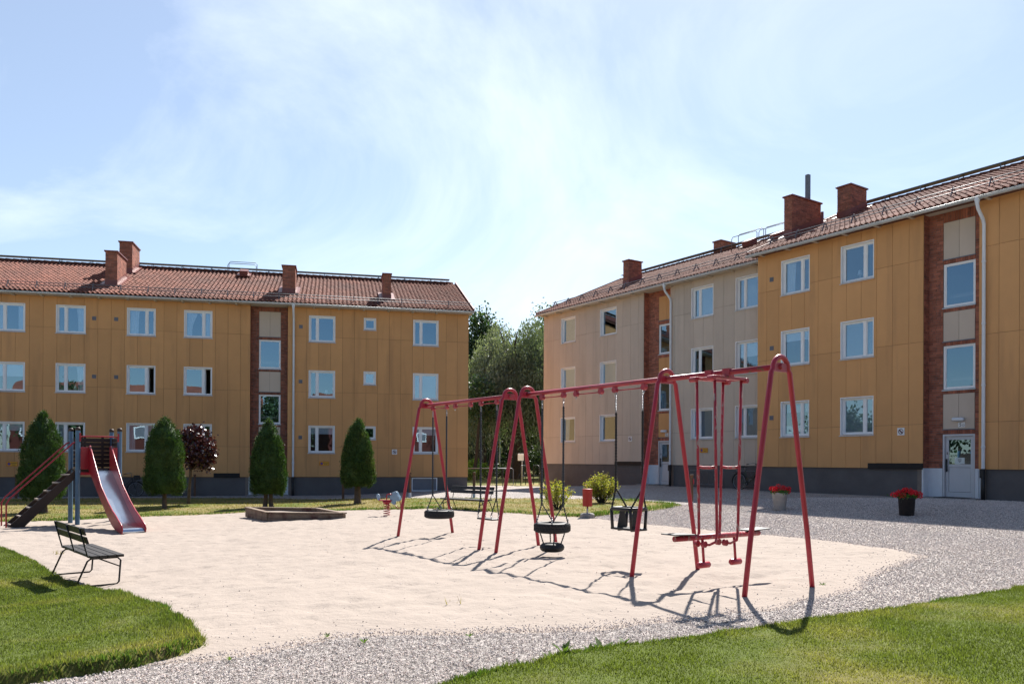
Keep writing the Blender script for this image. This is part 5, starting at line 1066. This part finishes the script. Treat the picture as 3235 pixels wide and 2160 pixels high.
def maple():
    x, y = -12.27, 30.18; T_ = thing('maple_tree', 'small round-headed tree with dark red leaves in front of the left house', 'tree', (x, y, gz(x, y)+.03)); tr_ = MB(); limb(tr_, (0, 0, -.1), (.10, 0, 1.35), .07, .05, 6, .03)
    ends = []
    for i in range(9):
        a = 6.283*i/9; e = (.3+.55*math.cos(a)*.75, .55*math.sin(a)*.75, 1.75+RNG.uniform(-.1, .8)); limb(tr_, (.10, 0, 1.3), e, .03, .008, 4)
    tr_.build('trunk', 'bark', T_); n = 260; d = unit(RNG.normal(size=(n, 3))); C = d*RNG.uniform(.35, 1., (n, 1))**.5*np.array([.74, .74, .82])*(1+.22*vnoise(d[:, 0]*3+5, d[:, 2]*3, 1., 2))[:, None]+np.array([.30, 0, 2.13]); C[:, 2] -= .10*(C[:, 0]-.3)
    k_ = 16; P = np.repeat(C, k_, 0)+RNG.normal(0, .075, (n*k_, 3)); V, F = leaves(P, RNG.normal(size=(n*k_, 3))+np.array([0, 0, -.5]), RNG.uniform(.07, .13, n*k_), RNG.uniform(.06, .115, n*k_)); npmesh('crown', V, F, 'maple_leaf', T_)['kind'] = 'stuff'
maple()
def shrub(label, x, y, rx, ry, h, stems, m, nleaf, sparse=.0, ls=.055):
    T_ = thing('shrub', label, 'shrub', (x, y, gz(x, y)+.03), 0, 'shrubs beside the litter bin'); tw = MB(); tips = []
    for i in range(stems):
        a = RNG.uniform(0, 6.283); r_ = math.sqrt(RNG.random()); e = (rx*r_*math.cos(a), ry*r_*math.sin(a), h*(.98-.42*r_*r_)*RNG.uniform(.8, 1.06)); pts = limb(tw, (RNG.normal(0, .04), RNG.normal(0, .04), -.05), e, .011, .003, 6, .10); tips.append([np.array(p) for p in pts])
    tw.build('stems', 'dark_bark', T_)['kind'] = 'stuff'; P = []
    for pts in tips:
        for q in range(nleaf): u = RNG.uniform(.30, 1.0)**(.7)*(len(pts)-1); i = min(int(u), len(pts)-2); P.append(pts[i]+(pts[i+1]-pts[i])*(u-i)+RNG.normal(0, .045, 3))
    P = np.array(P); V, F = leaves(P, RNG.normal(size=(len(P), 3))+np.array([0, 0, .8]), RNG.uniform(.7, 1.3, len(P))*ls, RNG.uniform(.5, .8, len(P))*ls); npmesh('foliage', V, F, m, T_)['kind'] = 'stuff'
shrub('smaller straggly yellow-green shrub behind the swing legs', 1.36, 23.7, .50, .42, .98, 30, 'shrub_leaf', 60)
shrub('larger rounded yellow-green shrub with pinkish tips behind the bin', 3.05, 27.0, .62, .58, 1.05, 70, 'shrub_leaf', 62)
def crown_tree(name, label, x, y, z, h, cr, cz0, m, nclump, per, size, spread=.55, trunk_r=.3, shape=1.0, cat='tree', group='trees in the park beyond the railing', bark='dark_bark', squash=1.):
    T_ = thing(name, label, cat, (x, y, z), RNG.uniform(0, 6.28), group); tw = MB(); limb(tw, (0, 0, -.2), (0, 0, h*.62), trunk_r, trunk_r*.4, 7, .03)
    ch = h-cz0; d = unit(RNG.normal(size=(nclump, 3))); rr = RNG.random((nclump, 1))**.38; f = d*rr; prof = np.clip(1-np.maximum(0, f[:, 2:3])**2*(.25 if shape > .9 else .6), .2, 1)
    C = np.stack([f[:, 0]*cr*prof[:, 0], f[:, 1]*cr*prof[:, 0]*squash, cz0+ch*.5*(1+f[:, 2])], 1)*(1+.0)
    C[:, :2] *= (1+.45*vnoise(d[:, 0]*2.5+x, d[:, 2]*2.5+y, 1., 3))[:, None]
    for i in range(14): limb(tw, (0, 0, h*RNG.uniform(.25, .6)), C[i]*np.array([.85, .85, 1.]), trunk_r*.28, .03, 5, .1)
    tw.build('trunk', bark, T_); k_ = per; P = np.repeat(C, k_, 0)+RNG.normal(0, spread, (nclump*k_, 3))*np.array([1, 1, .7]); V, F = leaves(P, RNG.normal(size=(nclump*k_, 3))+np.array([0, 0, -.3]), RNG.uniform(.6, 1.3, nclump*k_)*size, RNG.uniform(.4, .8, nclump*k_)*size); npmesh('crown', V, F, m, T_)['kind'] = 'stuff'; return T_
def willow(x, y, z, h, cr):
    T_ = thing('willow_tree', 'big silver-green weeping willow in the gap between the houses', 'tree', (x, y, z), 0, 'trees in the park beyond the railing'); tw = MB(); limb(tw, (0, 0, -.2), (.3, 0, h*.35), .55, .42, 5, .05)
    for i in range(12): a = 6.283*i/12; limb(tw, (.3, 0, h*.33), (cr*.7*math.cos(a), cr*.7*math.sin(a), h*RNG.uniform(.55, .9)), .20, .04, 6, .1)
    tw.build('trunk', 'dark_bark', T_); n = 1700; d = unit(RNG.normal(size=(n, 3))); d[:, 2] = np.abs(d[:, 2])*1.12-.15; lobes = 1+.30*vnoise(d[:, 0]*3.2+2, d[:, 1]*3.2+d[:, 2]*2, 1., 1); S = d*np.array([cr, cr, h*.46])*lobes[:, None]*RNG.uniform(.6, 1., (n, 1))+np.array([0, 0, h*.54])
    P = []; A = []; out = unit(S*np.array([1, 1, 0]))
    k_ = 30; t_ = np.linspace(0, 1, k_)[None, :, None]; L = (RNG.uniform(.12, .40, n)*h)[:, None, None]; C = S[:, None]+out[:, None]*(1.1*np.sqrt(t_))*RNG.uniform(.4, 1.2, (n, 1, 1))+np.array([0, 0, -1.])*L*t_**1.3; C = C.reshape(-1, 3); C = C+RNG.normal(0, .13, C.shape); kp = C[:, 2] > .7; C = C[kp]
    V, F = leaves(C, np.array([0, 0, -1.])+RNG.normal(0, .45, C.shape), RNG.uniform(.18, .40, len(C)), RNG.uniform(.05, .10, len(C))); npmesh('crown', V, F, 'willow_leaf', T_)['kind'] = 'stuff'
willow(.35, 62, .05, 12.9, 3.7)
crown_tree('poplar_tree', 'dark upright poplar at the corner of the left house', -2.9, 70, .05, 14.6, 2.6, 3.0, 'poplar_leaf', 420, 40, .30, .55, .35, .8)
crown_tree('poplar_tree', 'tall pale green tree beside the corner of the beige house', 2.7, 67, .05, 14.4, 2.3, 2.0, 'light_leaf', 320, 40, .24, .5, .3)
crown_tree('poplar_tree', 'dark broad tree standing behind the willow', .6, 84, .4, 13.0, 5.0, 1.6, 'dark_leaf', 380, 30, .34, .8, .4)
crown_tree('poplar_tree', 'low dark tree behind the left end of the railing', -5.0, 78, .3, 9.0, 3.8, 1.0, 'dark_leaf', 260, 30, .32, .7, .35)
crown_tree('poplar_tree', 'low dark tree behind the path opening', 4.6, 80, .3, 9.5, 4.2, .6, 'dark_leaf', 280, 30, .32, .7, .35)
for i, (tx_, ty_, th_) in enumerate([(-2.75, 58.5, .16), (-1.75, 62, .22), (-2.2, 66, .18)]):
    T_ = thing('young_tree', ['leaning dark trunk at the corner of the left house', 'pair-forming dark trunk behind the railing, nearer the swings', 'thin dark trunk behind the bright bush'][i], 'tree', (tx_, ty_, .05), 0, 'trees in the park beyond the railing'); tw = MB(); limb(tw, (0, 0, -.2), (RNG.uniform(-.3, .6), 0, 5.5), th_, th_*.5, 6, .05); tw.build('trunk', 'dark_bark', T_)
    n = 90; C = unit(RNG.normal(size=(n, 3)))*RNG.random((n, 1))**.4*np.array([1.6, 1.6, 1.7])+np.array([.2, 0, 5.8]); P = np.repeat(C, 22, 0)+RNG.normal(0, .35, (n*22, 3)); V, F = leaves(P, RNG.normal(size=P.shape), RNG.uniform(.14, .28, len(P)), RNG.uniform(.1, .18, len(P))); npmesh('crown', V, F, 'dark_leaf' if i else 'poplar_leaf', T_)['kind'] = 'stuff'
def bush(label, x, y, z, r_, h, m, n=160):
    T_ = thing('bush', label, 'bush', (x, y, z), 0, 'bushes in the park'); C = unit(RNG.normal(size=(n, 3)))*RNG.random((n, 1))**.35*np.array([r_, r_, h*.5])+np.array([0, 0, h*.5]); P = np.repeat(C, 22, 0)+RNG.normal(0, .14, (n*22, 3)); P[:, 2] = np.maximum(P[:, 2], .02); V, F = leaves(P, RNG.normal(size=P.shape)+np.array([0, 0, .4]), RNG.uniform(.08, .2, len(P)), RNG.uniform(.06, .13, len(P))); npmesh('foliage', V, F, m, T_)['kind'] = 'stuff'; st = MB(); st.tube([(0, 0, -.1), (0, 0, h*.5)], .05, 6); st.build('stem', 'dark_bark', T_)
bush('bright green sunlit bush behind the left end of the railing', -3.0, 60, .05, 1.15, 1.35, 'bush_leaf'); bush('lower bright green bush beside the larger one', -3.4, 57.5, .05, .75, .8, 'bush_leaf', 90)
bush('dark green hedge clump right of the path', 3.4, 60, .05, 1.7, 1.5, 'light_leaf', 200); bush('dark low shrub beneath the willow', -.6, 66, .05, 1.8, 1.0, 'dark_leaf', 160)
bush('dark undergrowth clump behind the willow trunk', 1.6, 72, .1, 2.6, 2.6, 'dark_leaf', 240); bush('dark undergrowth clump left of the willow', -2.6, 76, .1, 3.0, 3.0, 'dark_leaf', 240); bush('dark undergrowth clump right of the willow', 5.5, 74, .1, 3.0, 3.2, 'dark_leaf', 240)
def wood_edge():
    n = 1500; a = RNG.uniform(-26, 26, n); C = np.stack([a, 108+RNG.uniform(-5, 5, n), RNG.random(n)**.8*(8.5+2.5*vnoise(a, a*0, 6., 2))], 1); P = np.repeat(C, 22, 0)+RNG.normal(0, .8, (n*22, 3)); P[:, 2] = np.maximum(P[:, 2], .1)
    V, F = leaves(P, RNG.normal(size=P.shape), RNG.uniform(.4, .9, len(P)), RNG.uniform(.3, .6, len(P))); tag(npmesh('distant_wood', V, F, 'dark_leaf'), 'dark mass of distant trees at the end of the park', 'wood', kind='stuff')
wood_edge()
# broad weeds along the lawn edge and a few on the gravel
def weed(x, y, z, s_, lb, i):
    T_ = thing('weed', lb, 'weed', (x, y, z), RNG.uniform(0, 6.28), 'broad-leaved weeds on gravel and lawn edge'); n = 7
    for k_ in range(n):
        a = 6.283*k_/n+RNG.uniform(-.3, .3); L = s_*RNG.uniform(.7, 1.2); up = RNG.uniform(.4, 1.2); d = Vector((math.cos(a), math.sin(a), up)).normalized(); sd_ = Vector((-math.sin(a), math.cos(a), 0)); p0 = Vector((0, 0, -.005)); p1 = d*L*.5+sd_*L*.16; p2 = d*L-Vector((0, 0, .1*L)); p3 = d*L*.5-sd_*L*.16; MB().add([p0, p1, p2, p3], [(0, 1, 2), (0, 2, 3)], True).build('leaf', 'clover_leaf', T_)
WE = [(.30, 5.98, .10, 'pale broad-leaved weed on the lawn edge, third from the left'), (.40, 6.05, .12, 'pale broad-leaved weed on the lawn edge, fourth from the left'), (.62, 6.20, .10, 'pale broad-leaved weed on the lawn edge, third from the right'), (.72, 6.25, .14, 'tallest pale broad-leaved weed on the front lawn edge'), (.90, 6.33, .08, 'pale broad-leaved weed on the lawn edge, the rightmost'),
      (.06, 5.80, .07, 'pale broad-leaved weed on the lawn edge, second from the left'), (-.08, 5.68, .06, 'pale broad-leaved weed on the lawn edge, the leftmost'), (-1.2, 6.5, .06, 'tiny green weed in the gravel just below the sand, right one of two'), (-1.55, 6.72, .05, 'tiny green weed in the gravel just below the sand, left one of two'), (-2.1, 5.95, .05, 'tiny green weed in the gravel beside the left lawn tip'),
      (-.35, 6.75, .05, 'tiny green weed in the middle of the foreground gravel'), (3.75, 9.6, .07, 'tiny green weed beside the nearest swing leg')]
for i, (x, y, s_, lb) in enumerate(WE):
    onl = 'lawn edge' in lb or 'front lawn' in lb
    z = max(gz(x, y)+.006, float(zr(np.array([x]), np.array([y]))[0])) if onl else gz(x, y)+.01
    weed(x, y, z, s_, lb, i)
# sparse dry grass tufts standing in the sand behind the front bench
TU = [(-8.2, 14.45), (-4.85, 9.4), (-.55, 8.2)]
for i, (x, y) in enumerate(TU):
    n = (26, 26, 6)[i]; a = RNG.uniform(0, 6.283, n); b = np.stack([RNG.normal(0, .05, n), RNG.normal(0, .05, n), 0*a], 1); h = RNG.uniform(.03, .10, n); tip = b+np.stack([np.cos(a)*h*.5, np.sin(a)*h*.5, h], 1); sx = np.stack([-np.sin(a), np.cos(a), 0*a], 1)*.005
    o = npmesh('grass_tuft', np.stack([b-sx, b+sx, tip], 1).reshape(-1, 3), np.arange(3*n).reshape(n, 3), 'dry_blade'); o.location = (x, y, float(sandz(np.array([x]), np.array([y]))[0])-.005); tag(o, ['sparse grass tuft in the sand beyond the front bench', 'grass tuft at the foot of the front bench', 'lone grass tuft in the sand in the middle foreground'][i], 'grass tuft', 'thin grass tufts in the sand')

# ------------------------------------------------------------------ the rest of the yard, behind and beside the camera (mirrored in the windows)
pm('falu_red', (.10, .024, .018), .85, .12, 2)
def red_house(label, x, y, ang, L, D_, eave, ridge):
    T_ = thing('red_house', label, 'building', (x, y, -.2), ang, 'red houses on the near side of the yard')
    MB().box(-L/2, L/2, -D_/2, D_/2, 0, eave).build('wall', 'falu_red', T_); rf = MB(); rf.prism([(-D_/2-.5, eave-.1), (0, ridge), (D_/2+.5, eave-.1), (D_/2+.5, eave+.1), (0, ridge+.25), (-D_/2-.5, eave+.1)], -L/2-.4, L/2+.4, 'x'); rf.build('roof', 'roof_tile', T_)
    MB().prism([(-D_/2, eave), (D_/2, eave), (0, ridge-.02)], -L/2+.01, L/2-.01, 'x').build('gable', 'falu_red', T_)
    for xx in np.arange(-L/2+1.5, L/2-1, 2.6):
        for zz in (1.0, 3.8):
            if zz+1.3 > eave: continue
            for sd_ in (-1, 1):
                m_ = MB(); yq = sd_*(D_/2+.02); ring(m_, xx-.6, xx+.6, zz, zz+1.3, .12, min(yq, yq+.03*sd_), max(yq, yq+.03*sd_)); w = m_.build('window', 'white_paint', T_); MB().box(xx-.5, xx+.5, min(yq-.01, yq+.01), max(yq-.01, yq+.01), zz+.1, zz+1.2).build('pane', 'vent_grey', w)
    MB().box(-L*.2-.4, -L*.2+.4, -.3, .3, ridge-.6, ridge+1.2).build('chimney', 'chimney_brick', T_)
red_house('red wooden house behind the viewer, mirrored in the left windows', -17, -19, R(4), 24, 10, 6.4, 9.6)
red_house('red wooden house behind the viewer, mirrored beside the downpipe', 13, -21, R(-6), 22, 10, 6.2, 9.4)
for i, (x, y, h_, lb) in enumerate([(-3.5, -12, 10, 'leafy tree behind the viewer between the two red houses'), (-12, -10, 8, 'leafy tree behind the viewer before the left red house'), (-24, -10, 9, 'leafy tree behind the viewer left of the red house'), (-33, -12, 11, 'leafy tree behind the viewer at the far left'), (7, -12, 8.5, 'leafy tree behind the viewer before the right red house'), (20, -12, 9, 'leafy tree behind the viewer at the far right'), (-38, 8, 8, 'leafy tree far left of the slide, nearest the viewer'), (-39, 15, 9, 'leafy tree far left of the slide, second of four'), (-40, 22, 8, 'leafy tree far left of the slide, third of four'), (-38, 28, 7, 'leafy tree far left of the slide, nearest the left house')]):
    crown_tree('garden_tree', lb, x, y, -.2, h_, 3.4, 2.0 if x > -36 else .4, 'poplar_leaf', 190, 28, .38, .6, .22, group='trees on the near side of the yard')

# ------------------------------------------------------------------ render settings
scene.render.engine = 'CYCLES'; scene.cycles.max_bounces = 8; scene.cycles.transparent_max_bounces = 12
scene.render.resolution_x = 1024; scene.render.resolution_y = 683
